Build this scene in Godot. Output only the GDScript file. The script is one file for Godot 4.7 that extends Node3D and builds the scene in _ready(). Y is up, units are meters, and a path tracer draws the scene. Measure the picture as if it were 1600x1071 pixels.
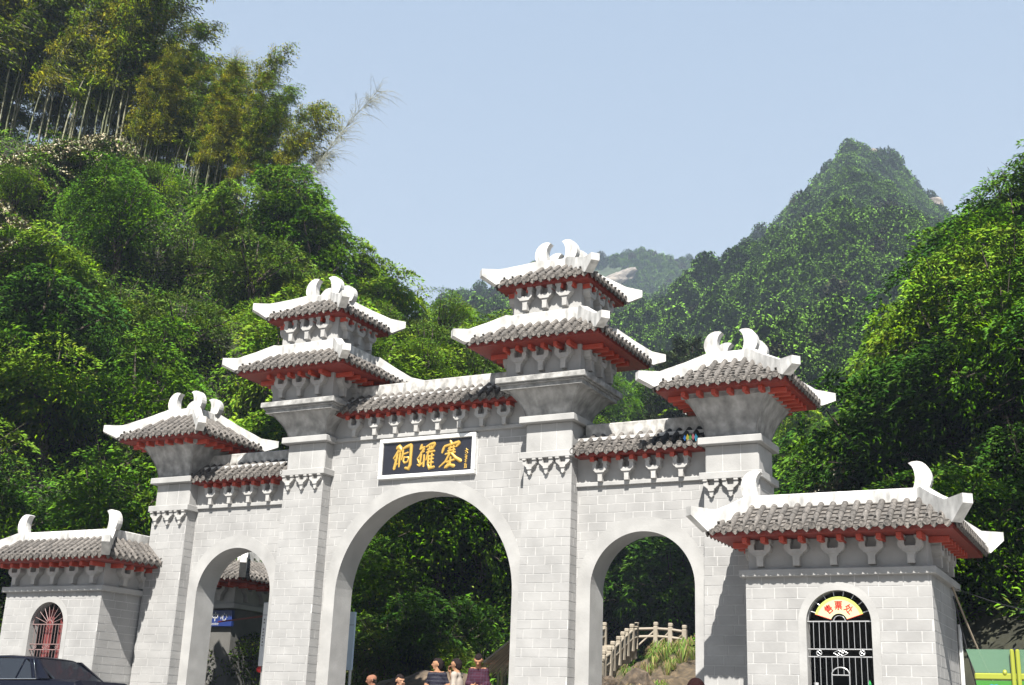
extends Node3D
# A mountain scenic-area gateway: three-arched stone gate with tiled towers, two booths, wooded slopes, far peaks.

class MB:
	var v := PackedVector3Array()
	var n := PackedVector3Array()
	var c := PackedColorArray()
	var col := Color(1, 1, 1)
	var colored := false
	func tri(a: Vector3, b: Vector3, d: Vector3) -> void:
		var k := (b - a).cross(d - a).normalized()
		v.push_back(a); v.push_back(d); v.push_back(b)
		n.push_back(k); n.push_back(k); n.push_back(k)
		if colored:
			c.push_back(col); c.push_back(col); c.push_back(col)
	func trin(a: Vector3, b: Vector3, d: Vector3, na: Vector3, nb: Vector3, nd: Vector3) -> void:
		v.push_back(a); v.push_back(d); v.push_back(b)
		n.push_back(na); n.push_back(nd); n.push_back(nb)
		if colored:
			c.push_back(col); c.push_back(col); c.push_back(col)
	func quad(a: Vector3, b: Vector3, d: Vector3, e: Vector3) -> void:
		tri(a, b, d); tri(a, d, e)
	func hexa(p: Array) -> void:   # bottom ring of four (seen from above counter-clockwise), then the top ring
		quad(p[3], p[2], p[1], p[0]); quad(p[4], p[5], p[6], p[7])
		for i in 4:
			var j := (i + 1) % 4
			quad(p[i], p[j], p[j + 4], p[i + 4])
	func box(lo: Vector3, hi: Vector3, x := Transform3D()) -> void:
		hexa([x * Vector3(lo.x, lo.y, hi.z), x * Vector3(hi.x, lo.y, hi.z), x * Vector3(hi.x, lo.y, lo.z), x * Vector3(lo.x, lo.y, lo.z),
			x * Vector3(lo.x, hi.y, hi.z), x * Vector3(hi.x, hi.y, hi.z), x * Vector3(hi.x, hi.y, lo.z), x * Vector3(lo.x, hi.y, lo.z)])
	func bevel_box(lo: Vector3, hi: Vector3, b: float) -> void:   # a box whose edges are chamfered
		var m := [lo, hi]
		for ax in 3:
			var u := (ax + 1) % 3
			var w := (ax + 2) % 3
			for s in 2:
				var q: Array[Vector3] = []
				for k in [[0, 0], [1, 0], [1, 1], [0, 1]]:
					var p := Vector3()
					p[ax] = m[s][ax]
					p[u] = m[k[0]][u] + (b if k[0] == 0 else -b)
					p[w] = m[k[1]][w] + (b if k[1] == 0 else -b)
					q.append(p)
				if s == 1:
					quad(q[0], q[1], q[2], q[3])
				else:
					quad(q[3], q[2], q[1], q[0])
			for su in 2:
				for sw in 2:
					var e: Array[Vector3] = []
					for k in 4:
						var p := Vector3()
						p[ax] = (lo[ax] + b) if k == 0 or k == 3 else (hi[ax] - b)
						p[u] = m[su][u] + ((b if su == 0 else -b) if k < 2 else 0.0)
						p[w] = m[sw][w] + ((b if sw == 0 else -b) if k >= 2 else 0.0)
						e.append(p)
					if su == sw:
						quad(e[3], e[2], e[1], e[0])
					else:
						quad(e[0], e[1], e[2], e[3])
		for s0 in 2:
			for s1 in 2:
				for s2 in 2:
					var sg := Vector3(b if s0 == 0 else -b, b if s1 == 0 else -b, b if s2 == 0 else -b)
					var k0 := Vector3(m[s0].x, m[s1].y, m[s2].z)
					var a := k0 + Vector3(0, sg.y, sg.z)
					var d := k0 + Vector3(sg.x, 0, sg.z)
					var e := k0 + Vector3(sg.x, sg.y, 0)
					if (s0 + s1 + s2) % 2 == 1:
						tri(a, d, e)
					else:
						tri(a, e, d)
	func prism(poly: PackedVector2Array, z0: float, z1: float, x := Transform3D(), back := true) -> void:
		var p := poly.duplicate()
		if Geometry2D.is_polygon_clockwise(p):
			p.reverse()
		var t := Geometry2D.triangulate_polygon(p)
		for i in range(0, t.size(), 3):
			var a := p[t[i]]
			var b := p[t[i + 1]]
			var d := p[t[i + 2]]
			if (b - a).cross(d - a) < 0.0:
				var s := b
				b = d
				d = s
			tri(x * Vector3(a.x, a.y, z1), x * Vector3(b.x, b.y, z1), x * Vector3(d.x, d.y, z1))
			if back:
				tri(x * Vector3(a.x, a.y, z0), x * Vector3(d.x, d.y, z0), x * Vector3(b.x, b.y, z0))
		for i in p.size():
			var a := p[i]
			var b := p[(i + 1) % p.size()]
			quad(x * Vector3(a.x, a.y, z0), x * Vector3(b.x, b.y, z0), x * Vector3(b.x, b.y, z1), x * Vector3(a.x, a.y, z1))
	func tube(pts: Array, radii: Array, sides := 6, flat := Vector3.ONE, caps := true) -> void:
		var rings := []
		for i in pts.size():
			var d: Vector3 = (pts[mini(i + 1, pts.size() - 1)] - pts[maxi(i - 1, 0)]).normalized()
			var up := Vector3(0, 0, 1) if absf(d.z) < 0.9 else Vector3(1, 0, 0)
			var s := d.cross(up).normalized()
			var w := s.cross(d).normalized()
			var ring := []
			for k in sides:
				var a := TAU * k / sides
				var o := s * cos(a) + w * sin(a)
				ring.append([pts[i] + o * radii[i] * flat, o])
			rings.append(ring)
		for i in pts.size() - 1:
			for k in sides:
				var j := (k + 1) % sides
				var a = rings[i][k]
				var b = rings[i][j]
				var d = rings[i + 1][j]
				var e = rings[i + 1][k]
				trin(a[0], d[0], b[0], a[1], d[1], b[1])
				trin(a[0], e[0], d[0], a[1], e[1], d[1])
		if caps:
			for k in range(1, sides - 1):
				tri(rings[0][0][0], rings[0][k][0], rings[0][k + 1][0])
				var l = rings[-1]
				tri(l[0][0], l[k + 1][0], l[k][0])
	func ball(at: Vector3, r: Vector3, rings := 6, segs := 8) -> void:
		for i in rings:
			for k in segs:
				var q := []
				for e in [[i, k], [i + 1, k], [i + 1, k + 1], [i, k + 1]]:
					var th: float = PI * e[0] / rings
					var ph: float = TAU * e[1] / segs
					q.append(Vector3(sin(th) * cos(ph), cos(th), sin(th) * sin(ph)))
				if i > 0:
					trin(at + q[0] * r, at + q[3] * r, at + q[1] * r, q[0], q[3], q[1])
				if i < rings - 1 or i == 0:
					trin(at + q[3] * r, at + q[2] * r, at + q[1] * r, q[3], q[2], q[1])
				elif i > 0:
					pass
	func into(am: ArrayMesh, mat: Material = null) -> ArrayMesh:
		if v.is_empty():
			return am
		var a := []
		a.resize(Mesh.ARRAY_MAX)
		a[Mesh.ARRAY_VERTEX] = v
		a[Mesh.ARRAY_NORMAL] = n
		if colored:
			a[Mesh.ARRAY_COLOR] = c
		am.add_surface_from_arrays(Mesh.PRIMITIVE_TRIANGLES, a)
		if mat:
			am.surface_set_material(am.get_surface_count() - 1, mat)
		return am
	func mesh(mat: Material = null) -> ArrayMesh:
		return into(ArrayMesh.new(), mat)

class Multi:   # several materials in one mesh
	var parts := {}
	func of(m: Material) -> MB:
		if not parts.has(m):
			parts[m] = MB.new()
		return parts[m]
	func mesh() -> ArrayMesh:
		var am := ArrayMesh.new()
		for m in parts:
			parts[m].into(am, m)
		return am

var rng := RandomNumberGenerator.new()
var M := {}
var named := {}
var cam: Camera3D

func rf(a: float, b: float) -> float:
	return rng.randf_range(a, b)

func lin(r: float, g: float, b: float) -> Color:
	return Color(r, g, b).linear_to_srgb()

func put(called: String, mesh: Mesh, mat: Material, parent: Node) -> MeshInstance3D:
	var o := MeshInstance3D.new()
	o.name = called
	o.mesh = mesh
	if mat:
		o.material_override = mat
	parent.add_child(o, true)
	return o

func numbered(called: String) -> String:
	var k: int = named.get(called, 0)
	named[called] = k + 1
	return called if k == 0 else "%s_%03d" % [called, k]

func tag(o: Node, label: String, category: String, group := "") -> Node:
	o.set_meta("label", label)
	o.set_meta("category", category)
	if group:
		o.set_meta("group", group)
	return o

func thing(called: String, at: Vector3, turn := 0.0) -> Node3D:
	var o := Node3D.new()
	o.name = numbered(called)
	add_child(o)
	o.position = at
	o.rotation.y = turn
	return o

func part(called: String, parent: Node) -> Node3D:
	var o := Node3D.new()
	o.name = called
	parent.add_child(o, true)
	return o

func stuff(o: Node) -> Node:
	o.set_meta("kind", "stuff")
	return o

func structure(o: Node) -> Node:
	o.set_meta("kind", "structure")
	return o

func noise_tex(seed_: int, freq: float, lo: float, hi: float, octaves := 5, size := 512, kind := FastNoiseLite.TYPE_SIMPLEX_SMOOTH) -> NoiseTexture2D:
	var f := FastNoiseLite.new()
	f.seed = seed_
	f.noise_type = kind
	f.frequency = freq
	f.fractal_octaves = octaves
	var t := NoiseTexture2D.new()
	t.width = size
	t.height = size
	t.seamless = true
	t.noise = f
	var g := Gradient.new()
	g.set_color(0, Color(lo, lo, lo))
	g.set_color(1, Color(hi, hi, hi))
	t.color_ramp = g
	return t

func mat(c: Color, rough := 0.8, tex: Texture2D = null, scale := Vector3.ONE, bump: Texture2D = null, bump_cm := 0.3) -> StandardMaterial3D:
	var m := StandardMaterial3D.new()
	m.albedo_color = c
	m.roughness = rough
	if tex:
		m.albedo_texture = tex
	if tex or bump:
		m.uv1_triplanar = true
		m.uv1_world_triplanar = true
		m.uv1_scale = scale
	if bump:
		m.heightmap_enabled = true
		m.heightmap_texture = bump
		m.heightmap_scale = bump_cm
	return m

func leafmat(c: Color, back: float) -> StandardMaterial3D:
	var m := StandardMaterial3D.new()
	m.albedo_color = c
	m.vertex_color_use_as_albedo = true
	m.roughness = 0.6
	m.metallic_specular = 0.22
	m.backlight_enabled = true
	m.backlight = Color(back, back, back * 0.5)
	return m

func make_materials() -> void:
	var fine := noise_tex(11, 0.02, 0.86, 1.0, 5)
	var blotch := noise_tex(12, 0.006, 0.85, 1.0, 6)
	var stain := noise_tex(13, 0.012, 0.35, 1.05, 5)
	var grit := noise_tex(14, 0.09, 0.0, 1.0, 4)
	var rockn := noise_tex(15, 0.01, 0.25, 1.0, 6)
	M.mortar = mat(lin(0.40, 0.395, 0.386), 0.9, fine, Vector3(0.7, 0.7, 0.7))
	M.bricks = []
	for k in 6:
		var s: float = [0.323, 0.327, 0.332, 0.319, 0.325, 0.313][k]
		s *= 0.785
		M.bricks.append(mat(lin(s * 1.03, s * 1.015, s * 0.995), 0.85, blotch, Vector3(0.3, 0.3, 0.3), grit, 0.1))
	M.plaster = mat(lin(0.285, 0.281, 0.274), 0.85, blotch, Vector3(0.35, 0.35, 0.35), grit, 0.15)
	M.carved = mat(lin(0.32, 0.312, 0.30), 0.85, blotch, Vector3(0.8, 0.8, 0.8), grit, 0.2)
	M.concrete = mat(lin(0.31, 0.305, 0.295), 0.9, noise_tex(20, 0.012, 0.62, 1.05, 5), Vector3(0.6, 0.6, 0.6), grit, 0.3)
	M.shadedwall = mat(lin(0.085, 0.082, 0.076), 0.9, blotch, Vector3(0.5, 0.4, 0.5))  # reception house wall: overhanging tree shade is put into this dark base colour
	M.white = mat(lin(0.56, 0.55, 0.53), 0.8, noise_tex(16, 0.012, 0.62, 1.06, 6), Vector3(0.7, 0.28, 0.7), grit, 0.15)
	M.oldwhite = mat(lin(0.49, 0.475, 0.45), 0.8, noise_tex(17, 0.014, 0.55, 1.05, 6), Vector3(0.6, 0.4, 0.6), grit, 0.3)
	M.red = mat(lin(0.215, 0.019, 0.009), 0.6, noise_tex(18, 0.02, 0.72, 1.0, 5), Vector3(1.2, 1.2, 1.2))
	M.red_end = mat(lin(0.34, 0.038, 0.016), 0.55, fine, Vector3(2, 2, 2))
	M.tiles = []
	for k in 6:
		var s: float = [0.15, 0.185, 0.21, 0.13, 0.17, 0.195][k]
		M.tiles.append(mat(lin(s, s * 0.90, s * 0.81), 0.85, stain, Vector3(1.6, 1.6, 1.6) * (1.0 + 0.13 * k), grit, 0.3))
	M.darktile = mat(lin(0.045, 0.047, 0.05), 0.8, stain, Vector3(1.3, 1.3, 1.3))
	M.black = mat(lin(0.012, 0.012, 0.018), 0.35, fine, Vector3(1, 1, 1))
	M.gold = mat(lin(0.60, 0.38, 0.08), 0.38, noise_tex(19, 0.04, 0.75, 1.0, 3), Vector3(2, 2, 2))
	M.gold.metallic = 0.35
	M.signwhite = mat(lin(0.62, 0.62, 0.61), 0.5, fine, Vector3(0.6, 0.6, 0.6))
	M.steel = mat(lin(0.42, 0.42, 0.42), 0.3)
	M.steel.metallic = 0.7
	M.dimsteel = mat(lin(0.17, 0.11, 0.105), 0.4)
	M.dark = mat(lin(0.012, 0.012, 0.014), 0.8)
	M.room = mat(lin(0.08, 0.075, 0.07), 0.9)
	M.rock = mat(lin(0.16, 0.115, 0.075), 0.9, rockn, Vector3(0.5, 0.5, 0.5), rockn, 6.0)
	M.darkrock = mat(lin(0.065, 0.055, 0.048), 0.9, rockn, Vector3(0.5, 0.5, 0.5), rockn, 6.0)
	M.dirt = mat(lin(0.13, 0.092, 0.052), 0.95, stain, Vector3(0.4, 0.4, 0.4), rockn, 4.0)
	M.soil = mat(lin(0.035, 0.036, 0.018), 0.95, stain, Vector3(0.2, 0.2, 0.2))
	M.farsoil = mat(lin(0.04, 0.065, 0.022), 0.95, stain, Vector3(0.02, 0.02, 0.02))
	M.cliff = mat(lin(0.36, 0.31, 0.26), 0.9, rockn, Vector3(0.03, 0.05, 0.03), rockn, 60.0)
	M.paving = mat(lin(0.26, 0.25, 0.235), 0.9, blotch, Vector3(0.2, 0.2, 0.2), grit, 0.4)
	M.bark = mat(lin(0.11, 0.085, 0.06), 0.95, stain, Vector3(1.5, 0.4, 1.5))
	M.twig = mat(lin(0.20, 0.165, 0.12), 0.95)
	M.culm = mat(lin(0.17, 0.185, 0.075), 0.5, stain, Vector3(0.8, 0.2, 0.8))
	M.paleculm = mat(lin(0.29, 0.28, 0.16), 0.5, stain, Vector3(0.8, 0.2, 0.8))
	M.deadculm = mat(lin(0.20, 0.205, 0.165), 0.8)
	M.leaf = leafmat(lin(1, 1, 1), 1.0)
	M.bamboo_leaf = leafmat(lin(1, 1, 1), 1.0)
	M.needle = leafmat(lin(1, 1, 1), 0.3)
	M.petal = leafmat(lin(1, 1, 1), 0.4)
	M.straw = leafmat(lin(1, 1, 1), 0.35)

# ---------------------------------------------------------------- masonry
var brick_room := 0            # how many more single bricks this building may have
func lay_bricks(single_to: Node, rest: Multi, x: Transform3D, y0: float, y1: float, xl: Callable, xr: Callable, cut: Array, zf: Callable, shift := 0.0) -> void:
	var h := 0.1755
	var len := 0.385
	var j := 0.014
	var row := 0
	var y := y1
	while y > y0 + 0.02:
		var lo := maxf(y - h, y0)
		var a: float = xl.call(y)
		var b: float = xr.call(y)
		var p := a - (len * 0.5 if row % 2 else 0.0) - fmod(shift + 0.13 * (row % 3), len * 0.4)
		while p < b:
			var q := p + len
			var ra := maxf(p, a)
			var rb := minf(q, b)
			if rb - ra > 0.03:
				var box := PackedVector2Array([Vector2(ra + j * 0.5, lo + j * 0.5), Vector2(rb - j * 0.5, lo + j * 0.5), Vector2(rb - j * 0.5, y - j * 0.5), Vector2(ra + j * 0.5, y - j * 0.5)])
				var pieces: Array = [box]
				for k in cut:
					var left := []
					for s in pieces:
						left.append_array(Geometry2D.clip_polygons(s, k))
					pieces = left
				var z: float = zf.call((lo + y) * 0.5) + rf(-0.0015, 0.0015)
				for s in pieces:
					var area := 0.0
					for k in s.size():
						area += s[k].cross(s[(k + 1) % s.size()])
					if absf(area) < 0.003:
						continue
					var m: Material = M.bricks[rng.randi() % 6]
					if brick_room > 0 and single_to:
						brick_room -= 1
						var mb := MB.new()
						mb.prism(s, z - 0.02, z, x, false)
						put("brick", mb.mesh(), m, single_to)
					else:
						rest.of(m).prism(s, z - 0.02, z, x, false)
			p = q
		y = lo
		row += 1

func arch_pts(cx: float, cy: float, r: float, a0: float, a1: float, n: int) -> PackedVector2Array:
	var p := PackedVector2Array()
	for i in n + 1:
		var a := a0 + (a1 - a0) * i / n
		p.push_back(Vector2(cx + cos(a) * r, cy + sin(a) * r))
	return p

func mirror(half: Array) -> PackedVector2Array:
	var p := PackedVector2Array()
	for q in half:
		p.push_back(q)
	for i in range(half.size() - 1, -1, -1):
		if half[i].x > 0.0001:
			p.push_back(Vector2(-half[i].x, half[i].y))
	return p

var bracket_meshes := {}
func bracket_mesh(w: float, h: float, d: float, hanging: bool) -> ArrayMesh:
	var key := "%.3f %.3f %.3f %s" % [w, h, d, hanging]
	if bracket_meshes.has(key):
		return bracket_meshes[key]
	var mb := MB.new()
	var o := func(x: float, y: float) -> Vector2: return Vector2(x * w, y * h)
	if hanging:
		var pl := mirror([o.call(0.0, 0.66), o.call(0.2, 0.66), o.call(0.22, 0.74), o.call(0.22, 0.86), o.call(0.28, 0.86), o.call(0.28, 1.0), o.call(0.5, 1.0), o.call(0.5, 0.9), o.call(0.47, 0.82), o.call(0.5, 0.74), o.call(0.46, 0.64),
			o.call(0.36, 0.58), o.call(0.28, 0.5), o.call(0.2, 0.46), o.call(0.19, 0.36), o.call(0.13, 0.32)])
		pl.append_array(PackedVector2Array())
		mb.prism(pl, 0.0, d)
		var st := mirror([o.call(0.0, 0.5), o.call(0.12, 0.5), o.call(0.13, 0.2), o.call(0.1, 0.14), o.call(0.13, 0.08), o.call(0.0, -0.04)])
		mb.prism(st, 0.0, d * 0.8)
		mb.prism(PackedVector2Array([o.call(-0.5, 0.9), o.call(-0.24, 0.9), o.call(-0.24, 1.0), o.call(-0.5, 1.0)]), 0.0, d * 1.25)
		mb.prism(PackedVector2Array([o.call(0.24, 0.9), o.call(0.5, 0.9), o.call(0.5, 1.0), o.call(0.24, 1.0)]), 0.0, d * 1.25)
	else:
		var pl := mirror([o.call(0.0, 0.62), o.call(0.2, 0.62), o.call(0.23, 0.7), o.call(0.23, 0.84), o.call(0.2, 0.86), o.call(0.2, 1.0), o.call(0.5, 1.0), o.call(0.5, 0.88), o.call(0.45, 0.82), o.call(0.49, 0.74), o.call(0.48, 0.62),
			o.call(0.42, 0.54), o.call(0.34, 0.5), o.call(0.3, 0.44), o.call(0.22, 0.42)])
		mb.prism(pl, 0.0, d)
		var st := mirror([o.call(0.0, 0.46), o.call(0.24, 0.46), o.call(0.24, 0.4), o.call(0.17, 0.36), o.call(0.14, 0.28), o.call(0.14, 0.0), o.call(0.0, 0.0)])
		mb.prism(st, 0.0, d * 0.85)
		mb.prism(PackedVector2Array([o.call(-0.52, 0.9), o.call(-0.18, 0.9), o.call(-0.18, 1.0), o.call(-0.52, 1.0)]), 0.0, d * 1.12)
		mb.prism(PackedVector2Array([o.call(0.18, 0.9), o.call(0.52, 0.9), o.call(0.52, 1.0), o.call(0.18, 1.0)]), 0.0, d * 1.12)
	bracket_meshes[key] = mb.mesh()
	return bracket_meshes[key]

func side_xf(k: int, cx: float, cz: float, hx: float, hz: float) -> Transform3D:   # a frame on side k of a block: x along it, z outward (0 front, 1 right, 2 back, 3 left)
	var b := Basis(Vector3.UP, k * PI / 2)
	var off: float = hz if k % 2 == 0 else hx
	return Transform3D(b, Vector3(cx, 0, cz) + b * Vector3(0, 0, off))

func frustum(mb: MB, cx: float, cz: float, hx0: float, hz0: float, y0: float, hx1: float, hz1: float, y1: float) -> void:
	mb.hexa([Vector3(cx - hx0, y0, cz + hz0), Vector3(cx + hx0, y0, cz + hz0), Vector3(cx + hx0, y0, cz - hz0), Vector3(cx - hx0, y0, cz - hz0),
		Vector3(cx - hx1, y1, cz + hz1), Vector3(cx + hx1, y1, cz + hz1), Vector3(cx + hx1, y1, cz - hz1), Vector3(cx - hx1, y1, cz - hz1)])

func block(mb: MB, cx: float, cz: float, hx: float, hz: float, y0: float, y1: float, b := 0.012) -> void:
	mb.bevel_box(Vector3(cx - hx, y0, cz - hz), Vector3(cx + hx, y1, cz + hz), b)

# ---------------------------------------------------------------- tiles
var tile_room := {"barrel_tile": 0, "pan_tile": 0, "end_disc": 0, "drip_tile": 0}
func one(called: String, single: bool, owner: Node, rest: Multi, m: Material, build: Callable) -> void:
	if single and tile_room[called] > 0:
		tile_room[called] -= 1
		var mb := MB.new()
		build.call(mb)
		put(called, mb.mesh(), m, owner)
	else:
		build.call(rest.of(m))

# Tiles of one slope. X: x along the eave, y up the slope, z out of the slope, origin at the middle of the eave.
func tile_slope(owner: Node, rest: Multi, x: Transform3D, half: float, top_half: float, run: float, single: bool, dark_from := 99.0, pitch := 0.2, hip := true) -> void:
	var n := int(round(half * 2.0 / pitch))
	var step := half * 2.0 / n
	var down := x.basis.inverse() * Vector3(0, -1, 0)     # the world's down in the slope's frame
	for i in n + 1:
		var u := -half + i * step
		# pans lie between the barrels: column i spans u .. u+step
		if i < n:
			var um := u + step * 0.5
			var far := run
			if hip and absf(um) > top_half:
				far = run * (half - absf(um)) / maxf(half - top_half, 0.01)
			var dk := um > dark_from
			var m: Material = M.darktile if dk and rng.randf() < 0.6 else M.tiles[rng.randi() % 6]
			# drip tile: a hanging pointed tongue
			var cu := um
			var dm: Material = M.tiles[rng.randi() % 6]
			one("drip_tile", single, owner, rest, dm, func(mb: MB) -> void:
				var pl := PackedVector2Array([Vector2(-0.078, 0.01), Vector2(-0.078, -0.035), Vector2(-0.045, -0.075), Vector2(0, -0.115), Vector2(0.045, -0.075), Vector2(0.078, -0.035), Vector2(0.078, 0.01), Vector2(0.03, -0.012), Vector2(-0.03, -0.012)])
				var wd := -down * 1.0
				var out := Vector3(0, -1, 0) - wd * Vector3(0, -1, 0).dot(wd)
				var fr := Transform3D(Basis(Vector3(1, 0, 0), wd, Vector3(1, 0, 0).cross(wd)), Vector3(cu, -0.01, 0.035))
				mb.prism(pl, -0.012, 0.012, x * fr))
			var rows := int(ceil(far / 0.14))
			for r in rows:
				var v0 := r * 0.14
				var v1 := minf(v0 + 0.17, far + 0.02)
				if v1 - v0 < 0.03:
					continue
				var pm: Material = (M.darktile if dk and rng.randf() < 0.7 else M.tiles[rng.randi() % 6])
				var lift := rf(-0.003, 0.004)
				one("pan_tile", single, owner, rest, pm, func(mb: MB) -> void:
					var w := step * 0.5 - 0.012
					var prof := [[-w, 0.022], [-w * 0.5, 0.006], [w * 0.5, 0.006], [w, 0.022]]
					for k in 3:
						var a: Array = prof[k]
						var b: Array = prof[k + 1]
						var z0: float = 0.026 + lift
						mb.quad(x * Vector3(cu + a[0], v0, a[1] + z0), x * Vector3(cu + b[0], v0, b[1] + z0), x * Vector3(cu + b[0], v1, b[1]), x * Vector3(cu + a[0], v1, a[1]))
						mb.quad(x * Vector3(cu + a[0], v0, 0), x * Vector3(cu + b[0], v0, 0), x * Vector3(cu + b[0], v0, b[1] + z0), x * Vector3(cu + a[0], v0, a[1] + z0)))
		# barrel
		var reach := run
		if hip and absf(u) > top_half:
			reach = run * (half - absf(u)) / maxf(half - top_half, 0.01)
		reach = maxf(reach, 0.05)
		if reach < 0.07:
			continue
		var pieces := maxi(1, int(round(reach / 0.42)))
		for k in pieces:
			var v0 := reach * k / pieces - (0.03 if k == 0 else 0.0)
			var v1 := reach * (k + 1) / pieces - 0.006
			var r0 := 0.056 + rf(-0.002, 0.002)
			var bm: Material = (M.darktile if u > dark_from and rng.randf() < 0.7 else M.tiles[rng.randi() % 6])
			var wob := rf(-0.004, 0.004)
			one("barrel_tile", single, owner, rest, bm, func(mb: MB) -> void:
				for s in 6:
					var a0 := PI * (s / 6.0) * 1.1 - 0.05 * PI
					var a1 := PI * ((s + 1) / 6.0) * 1.1 - 0.05 * PI
					var o0 := Vector3(cos(a0), 0, sin(a0))
					var o1 := Vector3(cos(a1), 0, sin(a1))
					var c0 := Vector3(u + wob, v0, 0.03)
					var c1 := Vector3(u, v1, 0.03)
					var p0 := x * (c0 + o0 * r0)
					var p1 := x * (c0 + o1 * r0)
					var p2 := x * (c1 + o1 * (r0 - 0.006))
					var p3 := x * (c1 + o0 * (r0 - 0.006))
					var n0 := x.basis * o0
					var n1 := x.basis * o1
					mb.trin(p0, p2, p1, n0, n1, n1)
					mb.trin(p0, p3, p2, n0, n0, n1)
					mb.tri(x * c0, p0, p1)
					mb.tri(x * c1, p2, p3))
		var em: Material = M.tiles[rng.randi() % 6]
		one("end_disc", single, owner, rest, em, func(mb: MB) -> void:
			var wd := (-down).normalized()
			var right := Vector3(1, 0, 0)
			var out := right.cross(wd)
			var at := Vector3(u, -0.04, 0.045) - out * 0.0
			var ring := []
			for s in 12:
				var a := TAU * s / 12.0
				ring.append(right * cos(a) + wd * sin(a))
			for s in 12:
				var a: Vector3 = ring[s]
				var b: Vector3 = ring[(s + 1) % 12]
				mb.quad(x * (at + a * 0.064 + out * 0.0), x * (at + b * 0.064), x * (at + b * 0.064 + out * 0.022), x * (at + a * 0.064 + out * 0.022))
				mb.quad(x * (at + a * 0.064 + out * 0.022), x * (at + b * 0.064 + out * 0.022), x * (at + b * 0.05 + out * 0.022), x * (at + a * 0.05 + out * 0.022))
				mb.tri(x * (at + out * 0.014), x * (at + a * 0.05 + out * 0.014), x * (at + b * 0.05 + out * 0.014))
				mb.quad(x * (at + a * 0.05 + out * 0.022), x * (at + b * 0.05 + out * 0.022), x * (at + b * 0.05 + out * 0.014), x * (at + a * 0.05 + out * 0.014)))
		# the little nail knob on the lowest barrel
		rest.of(M.tiles[3]).box(Vector3(u - 0.018, 0.05, 0.08), Vector3(u + 0.018, 0.085, 0.13), x)

func slope_xf(k: int, cx: float, cz: float, off0: float, y0: float, off1: float, y1: float) -> Array:
	var b := Basis(Vector3.UP, k * PI / 2)
	var eave := Vector3(cx, y0, cz) + b * Vector3(0, 0, off0)
	var up := (Vector3(0, y1 - y0, 0) + b * Vector3(0, 0, off1 - off0))
	var run := up.length()
	up = up / run
	var right := b * Vector3(1, 0, 0)
	return [Transform3D(Basis(right, up, right.cross(up)), eave), run]

func horn_poly(w: float, h: float) -> PackedVector2Array:   # fat crescent that bulges to +x, its tip leaning to -x
	var p := PackedVector2Array()
	for q in [[0.33, 0.0], [0.43, 0.14], [0.49, 0.29], [0.5, 0.44], [0.46, 0.6], [0.38, 0.74], [0.25, 0.87], [0.08, 0.96], [-0.12, 1.0], [-0.34, 0.99], [-0.5, 0.94], [-0.37, 0.84], [-0.29, 0.71], [-0.245, 0.56], [-0.235, 0.41], [-0.26, 0.25], [-0.31, 0.1], [-0.36, 0.0]]:
		p.push_back(Vector2(q[0] * w * 1.12, q[1] * h))
	return p

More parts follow.
